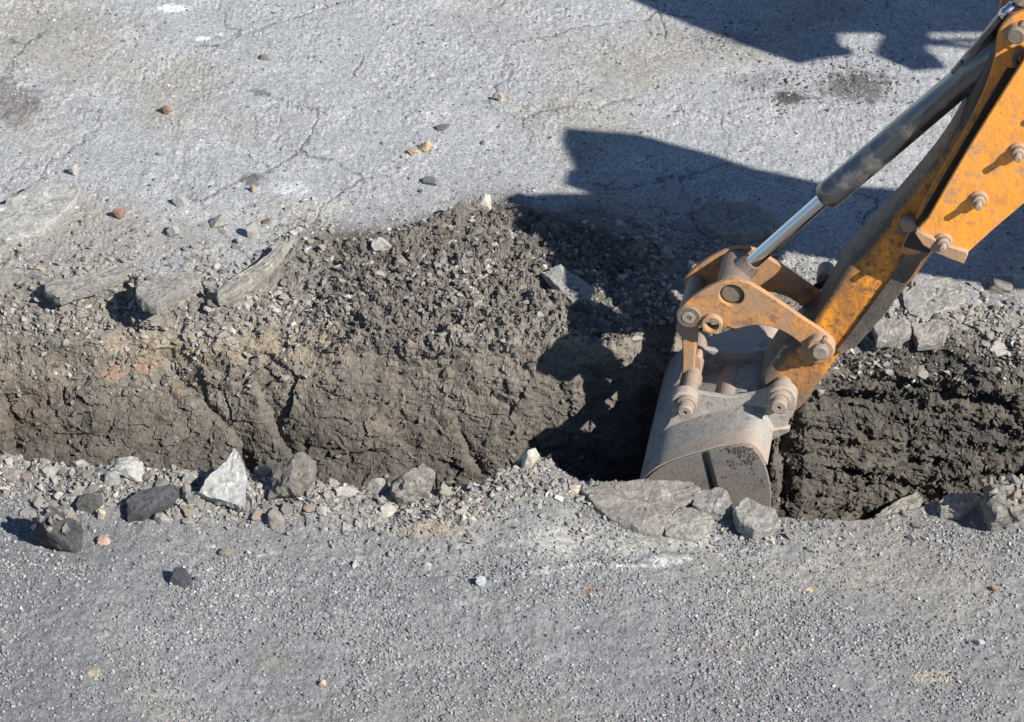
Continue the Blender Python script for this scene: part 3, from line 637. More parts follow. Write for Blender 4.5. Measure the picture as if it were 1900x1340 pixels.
# welded ring and boss on the near link
def ring(name, r, h, o0, o1, ri, ro, mat, parent): return plate(name, circ(r, h, ro), o0, o1, mat, parent, holes=(circ(r, h, ri),), bevel=.003)
ring('bush', r2, h2, TO-.01, TO+.024, .024, .037, M['yellow_dusty'], near_tip)
r, h = A(1357.5, 548.5, TO); lathe('rod_pin', RF(r, h, -.118), RF(r, h, .106), [(0, .040), (.218, .040), (.224, .034)], M['dark'])
r, h = A(1277, 592, TO+.02); tp = lathe('link_pin', RF(r, h, -.15), RF(r, h, TO+.032), [(0, .028), (.02, .033), (.262, .038), (.266, .038), (.275, .026), (.283, .022), (.283, .010), (.275, .008)], M['pinsteel'])
lathe('washer', RF(r, h, TO+.001), RF(r, h, TO+.012), [(0, .044), (.008, .044), (.011, .040)], M['dark'], tp)
r, h = A(1522, 653, TO+.05); pp = lathe('dipper_pin', RF(r, h, -.19), RF(r, h, TO+.062), [(0, .026), (.006, .030), (.30, .030), (.364, .0295), (.370, .024)], M['pinsteel'])
lathe('boss', RF(r, h, TO), RF(r, h, TO+.038), [(0, .050), (.032, .048), (.038, .043)], M['yellow_dusty'], near_tip)
lathe('boss', RF(r, h, -TO), RF(r, h, -TO-.045), [(0, .050), (.038, .048), (.045, .043)], M['dark'], far_tip)
lathe('keeper_bolt', RF(r+.012, h+.042, TO+.02), RF(r+.012, h+.042, TO+.045), [(0, .010), (.022, .010), (.025, .007)], M['dark'], pp, 6)
# tie link: frame of two bars and cross pieces between the tipping links and the ears
tie_px = [(1266, 575), (1280, 562), (1296, 572), (1294, 612), (1290, 660), (1288, 700), (1292, 715), (1288, 736), (1276, 742), (1262, 736), (1258, 722), (1264, 700), (1266, 660), (1264, 612)]
TI = .022
tie = plate('tie_link', P(tie_px, TI, 3), -.045, TI, M['yellow_dusty'], bevel=.006)
plate('lug', P([(1284, 672), (1297, 664), (1301, 674), (1300, 692), (1296, 704), (1300, 718), (1287, 726)], TI, 2), TI-.06, TI-.01, M['yellow_dusty'], tie, bevel=.005)
r, h = A(1277, 592, TI); lathe('tie_boss', RF(r, h, TI-.004), RF(r, h, .094), [(0, .036), (.07, .036)], M['dark'], tie)
r, h = A(1271, 752, TI)

# ---------------------------------------------------------------- cylinder
re_, he_ = A(1357.5, 548.5, TO)
rb, hb = A(1530, 368, 0.); rt_, ht_ = A(1850, 96, 0.)
d = np.array([rt_-rb, ht_-hb]); Lb = np.linalg.norm(d); d /= Lb
e0 = RF(re_, he_, 0); b0 = RF(rb, hb, 0)
bdir = RF(rt_, ht_, 0)-b0; bdir /= np.linalg.norm(bdir)
rodd = b0-e0; Lr = np.linalg.norm(rodd)
lathe('cylinder_rod', e0, b0, [(.05, .0265), (Lr+.02, .0265)], M['chrome'])
eye = lathe('rod_eye', RF(re_, he_, -.088), RF(re_, he_, .088), [(0, .054), (.008, .060), (.168, .060), (.176, .054)], M['dark'])
lathe('neck', e0, b0, [(.03, .043), (.07, .041), (.085, .034), (.092, .030)], M['dark'], eye)
bar = lathe('cylinder_barrel', b0, b0+bdir, [(-.004, .027), (-.004, .036), (.004, .045), (.012, .049), (.045, .051), (.05, .0495), (Lb-.16, .0495), (Lb-.12, .058), (Lb, .066), (Lb+.1, .055)], M['barrel'])
# hydraulic line along the barrel
def tube(name, pts, rad, mat, parent, n=10):
    pts = smoothpoly(pts, 6, False); V = []; F = []
    for i, p in enumerate(pts):
        t = pts[min(i+1, len(pts)-1)]-pts[max(i-1, 0)]; t /= np.linalg.norm(t); a = np.cross(t, [.3, .2, .9]); a /= np.linalg.norm(a); b = np.cross(t, a)
        for j in range(n): V.append(p+rad*(a*math.cos(2*math.pi*j/n)+b*math.sin(2*math.pi*j/n)))
    for i in range(len(pts)-1):
        for j in range(n): F.append((i*n+j, i*n+(j+1) % n, (i+1)*n+(j+1) % n, (i+1)*n+j))
    F.append(tuple(range(n))); F.append(tuple(range((len(pts)-1)*n, len(pts)*n)))
    me = bpy.data.meshes.new(name); me.from_pydata([tuple(v) for v in V], [], F); return link(name, me, mat, parent, True)
def RA(u, v, o): r, h = A(u, v, o); return RF(r, h, o)
bm_dir = bdir; perp = np.cross(bdir, NV); perp /= np.linalg.norm(perp)
tube('hydraulic_hose', [RA(1790, 118, .02), RA(1835, 62, .02), RA(1868, 22, .03), RA(1900, 4, .04), RA(1960, -30, .04)], .019, M['barrel'], bar)
lathe('hose_fitting', RA(1858, 32, .045), RA(1878, 10, .045), [(0, .016), (.004, .020), (.03, .020), (.034, .015), (.06, .015)], M['chrome'], bar, 6)
tube('hydraulic_hose', [RA(1858, 32, .045), RA(1838, 56, .035), RA(1800, 100, .02), RA(1770, 135, .01)], .014, M['barrel'], bar)
lathe('hose_fitting', RA(1889, 4, .05), RA(1897, -6, .05), [(0, .022), (.03, .022), (.034, .015)], M['dark'], bar, 6)

# ---------------------------------------------------------------- dipper arm
DO = .094
l0 = RA(1533, 557, DO); l1 = RA(1737, 291, DO); ax_ = (l1-l0)/np.linalg.norm(l1-l0); wv = np.cross(NV, ax_); wv /= np.linalg.norm(wv)
if (RA(1697, 520, DO)-l0)@wv < 0: wv = -wv
def beam_paint():
    k = N('scraped_orange_paint'); co = k.coord('Object')
    dt = k.n('ShaderNodeVectorMath', operation='DOT_PRODUCT'); k.t.links.new(co, dt.inputs[0]); dt.inputs[1].default_value = tuple(wv)
    w = k.math('SUBTRACT', dt.outputs['Value'], float(l0@wv)-.004)
    mp = k.n('ShaderNodeMapping'); k.t.links.new(co, mp.inputs[0]); mp.inputs['Rotation'].default_value = (0, math.radians(-27), 0); mp.inputs['Scale'].default_value = (1, 1, .22)
    n1 = k.noise(mp.outputs[0], 16, 6, .72); n2 = k.noise(co, 42, 5, .75); n3 = k.noise(co, 11, 5, .7)
    wj = k.math('ADD', w, k.math('ADD', k.math('MULTIPLY', k.math('SUBTRACT', n3, .5), .10), k.math('MULTIPLY', k.math('SUBTRACT', n2, .5), .05)))
    c = k.mix(k.ramp(n1, [(.36, 0), (.62, 1)]), (.75, .29, .02), (.36, .15, .035))
    c = k.mix(k.ramp(n2, [(.50, 0), (.60, .9)]), c, (.15, .08, .038))
    c = k.mix(k.ramp(n3, [(.55, 0), (.68, .6)]), c, (.09, .065, .05))
    sc_ = k.math('MULTIPLY', wj, 4.)
    m = k.ramp(sc_, [(.04, 1.), (.15, 0.), (.66, 0.), (.84, 1.)])
    c = k.mix(m, c, k.mix(n2, (.05, .045, .042), (.10, .08, .062)))
    sx = k.n('ShaderNodeSeparateXYZ'); k.t.links.new(co, sx.inputs[0]); low = k.ramp(k.math('ADD', sx.outputs['Z'], k.math('MULTIPLY', k.math('SUBTRACT', n3, .5), .35)), [(.14, .8), (.34, 0.)])
    c = k.mix(low, c, (.15, .125, .105)); k.set('Base Color', c); k.set('Roughness', k.ramp(n2, [(.35, .4), (.7, .8)])); k.bump(n2, .003); return k.m
M['yellow_beam'] = beam_paint()
arm_px = [(1412, 723), (1412, 698), (1424, 678), (1447, 645), (1480, 618), (1508, 596), (1533, 557), (1569, 494), (1600, 462), (1648, 410), (1712, 335), (1748, 288), (1778, 238), (1799, 186), (1822, 140), (1838, 105), (1848, 78), (1855, 60), (1868, 42), (1885, 30), (1910, 20), (1950, 20), (1985, 60),
          (1975, 110), (1900, 190), (1790, 380), (1697, 520), (1620, 600), (1568, 648), (1510, 730), (1480, 765), (1450, 776), (1425, 763)]
arm = plate('dipper_arm', P(arm_px, DO, 3), -DO, DO, M['yellow_beam'], bevel=.022)
# head cheeks around the cylinder foot
head_px = [(1846, 101), (1849, 78), (1852, 62), (1861, 46), (1877, 31), (1900, 22), (1940, 14), (1990, 20), (2000, 80), (1960, 130), (1900, 190), (1850, 262), (1800, 340), (1745, 420), (1716, 466), (1672, 470), (1690, 420), (1737, 330), (1772, 272), (1799, 224), (1822, 176), (1838, 134)]
HO = .120
hc = plate('head_cheek', P(head_px, HO, 3), HO-.024, HO, M['yellow_head'], bevel=.004)
plate('head_cheek', P(head_px, HO, 3), -HO, -HO+.024, M['yellow_head'], bevel=.004)
ring('washer', *A(1884, 69, HO+.004), HO-.002, HO+.008, .026, .040, M['yellow'], hc)
cyl('cylinder_pin', 1885, 69, (-HO-.05, HO+.045), .030, M['dark'])
cyl('keeper_bolt', 1898, 52, (HO, HO+.03), .014, M['dark'], hc, seg_=6)
plate('shadow_strip', P([(1676, 458), (1694, 424), (1775, 286), (1846, 164), (1868, 128), (1905, 128), (1900, 190), (1760, 430), (1722, 470)], HO+.008, 1, range(9)), HO+.001, HO+.010, M['hose'], hc, bevel=.002)  # black strip added where the outer section's shadow falls on the cheek
rl, hl = A(1900, 112, HO+.05); ring('lifting_eye', rl, hl, HO+.03, HO+.055, .022, .040, M['dark'], hc)
cyl('eye_stem', 1905, 102, (HO-.002, HO+.04), .018, M['dark'], hc, at=HO)
# outer telescopic section with its adjuster bolts
OO = .215
out_px = [(1700, 431), (1710, 418), (1721, 407), (1760, 339), (1799, 272), (1840, 206), (1877, 147), (1918, 84), (1960, 60), (2020, 70), (2050, 160), (1990, 300), (1900, 378), (1850, 420), (1797, 468), (1790, 488), (1760, 476), (1725, 458)]
out_hard = tuple(range(18))
osec = plate('outer_section', P(out_px, OO, 3, out_hard), OO-.020, OO, M['yellow'], bevel=.004)
plate('outer_section', P(out_px, OO, 3, out_hard), -.146, -.124, M['yellow'], bevel=.004)
plate('end_flange', P([(1697, 434), (1703, 429), (1730, 444), (1765, 460), (1793, 468), (1796, 474), (1789, 491), (1765, 483), (1735, 470), (1712, 456)], OO+.02, 1, range(12)), OO-.014, OO+.018, M['yellow_dusty'], osec, bevel=.004)
for (u, v) in ((1817, 368), (1751, 446), (1890, 279), (1962, 190)):
    bo = cyl('adjuster_bolt', u, v, (OO-.001, OO+.012), .030, M['yellow_dusty'], at=OO, seg_=24)
    r, h = A(u, v, OO)
    lathe('nut', RF(r, h, OO+.011), RF(r, h, OO+.04), [(0, .0225), (.018, .0225), (.021, .019)], M['pinsteel'], bo, 6)
    lathe('stud', RF(r, h, OO+.03), RF(r, h, OO+.062), [(0, .012), (.030, .012), (.032, .009)], M['pinsteel'], bo, 12)
bo = cyl('adjuster_bolt', 1683, 424, (DO-.001, DO+.014), .032, M['dark'], at=DO)
r, h = A(1686, 418, DO+.04); lathe('nut', RF(r, h, DO+.01), RF(r, h, DO+.05), [(0, .029), (.034, .029), (.04, .023)], M['pinsteel'], bo, 6)
plate('dark_strip', P([(1700, 436), (1722, 462), (1697, 505), (1640, 585), (1590, 640), (1562, 656), (1552, 648), (1568, 630), (1620, 560), (1660, 505)], DO+.01, 1, range(10)), DO-.004, DO+.016, M['dark'], arm, bevel=.003)  # dark plate along the right side of the beam's near face
# grease nipple bracket behind the dipper
cyl('link_boss', 1530, 521, (-.20, -.12), .030, M['dark'], at=-.12)
plate('guard_strip', P([(1500, 545), (1512, 528), (1532, 518), (1548, 506), (1562, 480), (1570, 476), (1556, 512), (1537, 527), (1520, 540), (1512, 560)], -.12, 2), -.128, -.120, M['hose'], bevel=.001)

# ---------------------------------------------------------------- rest of the machine, beyond the right edge of the view
def box(name, c, s_, mat, parent=None, rot=0., bev=.03):
    bm = bmesh.new(); bmesh.ops.create_cube(bm, size=1); bmesh.ops.scale(bm, vec=s_, verts=bm.verts)
    bmesh.ops.bevel(bm, geom=list(bm.edges), offset=min(bev, min(s_)*.3), segments=2, affect='EDGES', profile=.6)
    bmesh.ops.rotate(bm, cent=(0, 0, 0), matrix=Matrix.Rotation(rot, 3, 'Z'), verts=bm.verts); bmesh.ops.translate(bm, vec=Vector(c)-Vector(BASE), verts=bm.verts)
    me = bpy.data.meshes.new(name); bm.to_mesh(me); bm.free(); return link(name, me, mat, parent or exc)
boom = plate('boom', [(1.12, 1.58), (1.01, 1.79), (1.08, 1.90), (1.36, 1.96), (1.50, 2.00), (1.56, 2.10), (1.5, 2.20), (1.66, 2.26), (1.73, 2.39), (1.98, 2.70), (2.29, 2.70), (2.43, 2.55), (2.47, 2.42), (2.65, 2.33), (3.08, 2.34), (3.51, 2.35), (4.3, 2.25), (4.5, 1.4), (3.9, 1.1), (3.2, 1.33), (2.61, 1.51), (2.09, 1.62), (1.86, 1.67), (1.6, 1.46), (1.35, 1.42)], -.06, .06, M['yellow'], holes=([(2.27, 2.17), (2.36, 2.20), (2.56, 2.27), (2.50, 2.20), (2.36, 2.12)], [(1.15, 1.83), (1.32, 1.91), (1.42, 1.88), (1.28, 1.79)]), bevel=.006)  # outline and holes shaped for the shadow and light slivers they cast
lathe('boom_pin', RF(1.75, 2.1, -.2), RF(1.75, 2.1, .2), [(0, .06), (.4, .06)], M['pinsteel'])
lathe('boom_cylinder', RF(2.2, 1.95, .0), RF(4.3, 1.4, 0), [(0, .04), (.9, .04), (.9, .075), (2.1, .075)], M['barrel'])
box('chassis', (6.7, .5, 1.0), (3.0, 1.3, .7), M['yellow'], bev=.08)
box('swing_post', (5.15, -.25, 1.15), (.6, .8, 1.5), M['dark'])
def wheel(x, y, rad, wid):
    w_ = lathe('wheel', np.array([x, y-wid/2, rad])-BASE, np.array([x, y+wid/2, rad])-BASE, [(0, rad*.6), (.02, rad*.93), (.07, rad), (wid-.07, rad), (wid-.02, rad*.93), (wid, rad*.6)], M['tyre'])
    lathe('rim', np.array([x, y-wid/2-.02, rad])-BASE, np.array([x, y+wid/2+.02, rad])-BASE, [(0, rad*.3), (.02, rad*.58), (wid+.02, rad*.58), (wid+.04, rad*.3)], M['yellow'], w_)
for (wx_, wy_, rr_) in ((6.6, -.45, .62), (6.6, 1.45, .62), (8.1, -.4, .5), (8.1, 1.4, .5)): wheel(wx_, wy_, rr_, .4)
cabp = box('cab', (4.9, 1.75, 2.95), (3.0, 1.5, .68), M['yellow'], bev=.02)  # unseen upper body, sized and placed for the shadow it casts
for (px_, py_) in ((4.75, 1.1), (6.3, 1.1), (4.75, 2.4), (6.3, 2.4)): box('pillar', (px_, py_, 1.9), (.09, .09, 1.6), M['dark'], cabp)
def yplate(name, pts, y0, y1, mat, parent=None):
    m_ = Matrix(((1, 0, 0, -BASE[0]), (0, 0, 1, -BASE[1]), (0, 1, 0, 0), (0, 0, 0, 1)))
    return plate(name, pts, y0, y1, mat, parent, bevel=.004, mtx=m_)
yplate('shadow_bracket', [(3.42, 2.66), (3.405, 2.50), (3.45, 2.29), (3.66, 2.36), (3.78, 2.38), (3.80, 2.46), (3.96, 2.61), (3.96, 2.66)], 1.0, 1.05, M['dark'], cabp)  # unseen plate added, outlined to cast the front of the upper shadow
yplate('shadow_arm', [(4.15, 2.66), (4.15, 2.60), (3.87, 2.38), (3.86, 2.21), (4.03, 2.24), (4.12, 2.40), (4.36, 2.61), (4.36, 2.66)], 1.0, 1.05, M['dark'], cabp)  # unseen plate added, outlined to leave a lit gap in the shadow
tube('shadow_rod', [np.array([4.2, 1.03, 2.50])-BASE, np.array([4.45, 1.03, 2.505])-BASE, np.array([4.7, 1.03, 2.50])-BASE], .016, M['dark'], cabp)  # unseen rods added for the thin shadow lines
tube('shadow_rod', [np.array([4.2, 1.03, 2.48])-BASE, np.array([4.45, 1.03, 2.40])-BASE, np.array([4.7, 1.03, 2.30])-BASE], .016, M['dark'], cabp)

# ================================================================== BROKEN SLABS, ROCKS, STONES
def put(name, me, mat, color, loc, label, cat, group=None, rot=(0, 0, 0), sc=(1, 1, 1)):
    o = bpy.data.objects.new(name, me)
    if not me.materials: me.materials.append(mat)
    COL.objects.link(o); o.location = loc; o.rotation_euler = rot; o.scale = sc; o.color = (*color, 1); return props(o, label, cat, group)
def px_scale(p): return FPX/((p-CAM)@FW)
def rock(u, v, w, h, color, label, name='rock', seed=0, flat=None, npl=12, broken=False, sink=.22, rz=None, lean=(0, 0), rough=.05):
    """one rock whose outline is about w x h survey pixels, centred at (u, v)"""
    p, n = surf(u, v+h*.25); s_ = px_scale(p); wm = w/s_; dm = wm*.75; h *= 1.25; zm = max((h/s_-dm*.50)/.82, wm*.42)/(1-sink) if flat is None else flat*wm
    V, F = hull_rock(4, seed or int(u*7+v), nplanes=npl, rough=rough)
    ext = V.max(0)-V.min(0); V = (V-(V.max(0)+V.min(0))/2)/ext*np.array([wm, dm, zm])
    th = rz if rz is not None else 0.; c_, s2 = math.cos(th), math.sin(th)
    V = V@Matrix.Rotation(th, 3, 'Z').transposed() if th else V
    V = np.array(V)
    if lean != (0, 0): V = V@np.array(Matrix.Rotation(lean[0], 3, 'X')@Matrix.Rotation(lean[1], 3, 'Y')).T
    V[:, 2] += -V[:, 2].min()-zm*sink
    nz = fbm(V[:, 0]*30+V[:, 2]*13+seed, V[:, 1]*30+V[:, 2]*21, 1., 3, 5)*.004*min(1, wm/.1); V = V*(1+nz[:, None]/max(wm, .01))
    me = bpy.data.meshes.new(name); me.from_pydata(V.tolist(), [], F.tolist()); me.polygons.foreach_set('use_smooth', [True]*len(F)); me.set_sharp_from_angle(angle=.30)
    o = put(name, me, M['broken'] if broken else M['rock'], color, tuple(p), label, 'rock' if name != 'asphalt_lump' else 'lump'); o['_top'] = float(V[:, 2].max()); return o
def slab(pts, thick, color, label, lift=.0, tilt=(0, 0), seed=1, name='asphalt_slab', res=.016, cat='slab'):
    """broken piece of road surface with a rough top and ragged sides"""
    cu, cv = np.mean([p[0] for p in pts]), np.mean([p[1] for p in pts]); p0, _ = surf(cu, cv); zt = p0[2]+lift+thick*.55
    W_ = np.array([gz(u, v, zt) for u, v in smoothpoly(pts, 6, True, range(len(pts)))])[:, :2]
    r_ = np.random.default_rng(seed); c2 = W_.mean(0); W_ = W_-c2
    seglen = np.linalg.norm(W_-np.roll(W_, 1, 0), axis=1); ang = np.arange(len(W_))
    W_ = W_*(1+.05*fbm(np.cos(ang*.7)+ang*.3, ang*.21, 1., 3, seed))[:, None]
    rings = 9; V = []; n = len(W_)
    fr = [1.0, .97, .9, .8, .65, .5, .35, .2, .08]
    for f in fr: V += [(a*f, b*f, 0) for a, b in W_]
    top = len(V); side = [(1.0, -.25), (1.01, -.6), (.95, -1.0)]
    for f, dz in side: V += [(a*f, b*f, dz*thick) for a, b in W_]
    V = np.array(V, float); X_, Y_ = V[:, 0]+c2[0], V[:, 1]+c2[1]
    V[:top, 2] += .012*fbm(X_[:top], Y_[:top], 9., 4, seed)+.005*billow(X_[:top], Y_[:top], 40., 2, seed+1)
    V[:n, 2] -= thick*.07
    k_ = .007*fbm(X_+V[:, 2]*3, Y_+V[:, 2]*2, 22., 3, seed+3); rr_ = np.linalg.norm(V[:, :2], axis=1)+1e-6
    V[:, 0] += V[:, 0]/rr_*k_*(rr_ > .03); V[:, 1] += V[:, 1]/rr_*k_*(rr_ > .03)
    Rm = np.array(Matrix.Rotation(tilt[0], 3, 'X')@Matrix.Rotation(tilt[1], 3, 'Y')); V = V@Rm.T
    F = []
    for a in range(rings-1):
        for b in range(n): F.append((a*n+b, a*n+(b+1) % n, (a+1)*n+(b+1) % n, (a+1)*n+b))
    F.append(tuple(range((rings-1)*n, rings*n)))
    order = [0]+[rings+i for i in range(3)]
    for a, b in zip(order[:-1], order[1:]):
        for c_ in range(n): F.append((a*n+c_, b*n+c_, b*n+(c_+1) % n, a*n+(c_+1) % n))
    F.append(tuple(range(order[-1]*n, order[-1]*n+n)))
    me = bpy.data.meshes.new(name); me.from_pydata(V.tolist(), [], F)
    bm = bmesh.new(); bm.from_mesh(me); bmesh.ops.recalc_face_normals(bm, faces=bm.faces)
    for f in bm.faces: f.smooth = True
    for e in bm.edges:
        if len(e.link_faces) == 2 and e.calc_face_angle(0) > .55: e.smooth = False
    bm.to_mesh(me); bm.free()
    return put(name, me, M['broken'], color, (c2[0], c2[1], zt), label, cat)
PALE = (.42, .41, .385); GREY = (.30, .295, .28); DARK = (.10, .10, .105); TAN = (.36, .29, .215); BRN = (.20, .155, .12); RED = (.21, .135, .10); WHT = (.47, .465, .45); DGR = (.17, .17, .172)
slab([(-40, 405), (15, 375), (60, 345), (138, 338), (150, 352), (125, 385), (70, 425), (10, 438), (-40, 432)], .07, PALE, 'large pale asphalt slab with a dark stain lying tilted at the far left edge of the photo', .006, (.10, .06), 3)
slab([(85, 522), (150, 515), (240, 490), (246, 504), (180, 528), (110, 547), (82, 538)], .045, (.33, .315, .285), 'long thin slab end sticking out of the far trench edge on the left', .0, (.12, 0), 4)
slab([(255, 528), (300, 515), (365, 503), (371, 517), (325, 540), (290, 562), (264, 556), (252, 542)], .06, (.33, .315, .29), 'grey broken slab jutting over the trench beside a deep dark hole', .01, (.05, .08), 5)
slab([(400, 527), (440, 508), (500, 478), (524, 460), (527, 474), (490, 502), (440, 532), (404, 542)], .05, (.36, .34, .30), 'pale pointed slab edge left of the dark soil heap', .01, (.18, -.05), 6)
slab([(1290, 388), (1320, 372), (1400, 380), (1436, 402), (1425, 424), (1380, 434), (1330, 428), (1300, 412)], .06, GREY, 'asphalt slab lying in the shadow of the arm just above the tipping link', .02, (.05, 0), 7)
slab([(1674, 546), (1700, 522), (1758, 514), (1785, 530), (1792, 556), (1770, 572), (1720, 584), (1686, 580)], .045, (.40, .38, .345), 'wide pale slab at the far trench edge right of the arm', .0, (.03, 0), 8)
slab([(1618, 600), (1640, 590), (1685, 592), (1692, 610), (1670, 626), (1630, 628)], .045, (.36, .34, .305), 'square broken slab perched on the stones directly right of the arm', .02, (.1, .1), 9)
slab([(1690, 606), (1730, 600), (1760, 612), (1750, 630), (1705, 634)], .04, (.34, .32, .29), 'small slab sunk in the stones below the wide pale slab', .01, (.2, 0), 10)
slab([(1006, 508), (1040, 497), (1104, 534), (1098, 548), (1062, 552), (1030, 530)], .035, (.36, .35, .33), 'flat pale slab half buried in the stony bank left of the arm shadow', .0, (.12, .03), 11)
slab([(1080, 908), (1130, 893), (1200, 889), (1282, 893), (1301, 903), (1290, 925), (1254, 938), (1240, 962), (1222, 986), (1180, 976), (1130, 958), (1100, 932)], .045, (.33, .305, .268), 'largest cracked slab on the near trench edge below the bucket', .002, (.015, 0), 12)
slab([(1252, 950), (1268, 938), (1310, 945), (1323, 966), (1311, 986), (1285, 997), (1236, 991), (1228, 976)], .05, (.36, .345, .31), 'rounded slab fragment in front of the largest cracked slab', -.008, (.03, .02), 13)
slab([(1288, 916), (1335, 907), (1353, 920), (1359, 941), (1340, 953), (1310, 948), (1284, 936)], .06, (.33, .32, .295), 'thick slab fragment wedged against the bucket side', .008, (.06, -.04), 14)
slab([(1362, 942), (1380, 926), (1440, 948), (1448, 963), (1435, 976), (1400, 981), (1370, 966)], .06, (.35, .34, .31), 'tilted slab block right below the rounded corner of the bucket', .03, (.08, .10), 15)
slab([(1622, 952), (1650, 938), (1700, 920), (1712, 929), (1690, 948), (1655, 963), (1628, 966)], .05, (.38, .36, .32), 'narrow pale slab on the near trench edge right of the bucket', .03, (.18, -.12), 16)
slab([(1742, 932), (1765, 915), (1814, 911), (1812, 930), (1782, 946), (1748, 944)], .05, (.38, .36, .32), 'small pale slab on the near trench edge beside the boulder at the right', .02, (.12, .05), 17)
slab([(368, 907), (385, 890), (422, 868), (436, 852), (448, 862), (459, 895), (450, 924), (425, 919), (395, 914)], .05, WHT, 'whitish three cornered slab standing on the near trench edge', .06, (.55, .1), 18)
slab([(232, 930), (262, 912), (320, 904), (334, 912), (310, 930), (265, 946), (236, 948)], .05, DARK, 'dark flat slab left of the whitish three cornered slab', .02, (.25, .05), 19)
def lump_with_stones(u, v, w, h, color, label, seed, nst):
    o = rock(u, v, w, h, color, label, 'asphalt_lump', seed, None, 14, True, .12, rough=.12)
    r_ = np.random.default_rng(seed); vs = np.array([q_.co[:] for q_ in o.data.vertices]); ns = np.array([q_.normal[:] for q_ in o.data.vertices])
    up_ = np.where((ns[:, 2] > .25))[0]
    for i_ in r_.choice(up_, nst, replace=False):
        s__ = r_.uniform(.010, .024); b = bpy.data.objects.new('stone', small[r_.integers(0, len(small))]); COL.objects.link(b); b.parent = o
        b.location = vs[i_]+ns[i_]*s__*.35; b.scale = (s__, s__*.8, s__*.7); b.rotation_euler = r_.uniform(0, 6.28, 3); c_ = np.array([(.45, .42, .37), (.40, .33, .27), (.35, .34, .32)][r_.integers(0, 3)]); b.color = (*c_, 1)
    return o
small = []
for k_ in range(20):
    V, F = shard(500+k_, 14, (1.05, .95, .9)); me = bpy.data.meshes.new('stone'); me.from_pydata(V.tolist(), [], F.tolist()); me.materials.append(M['rock']); small.append(me)
lump_with_stones(108, 990, 96, 96, DARK, 'dark asphalt lump crusted with pale stones casting a black shadow at the left', 31, 34)
lump_with_stones(1868, 955, 112, 104, (.25, .235, .21), 'big grey boulder of road base with white stones on top at the right edge', 33, 34)
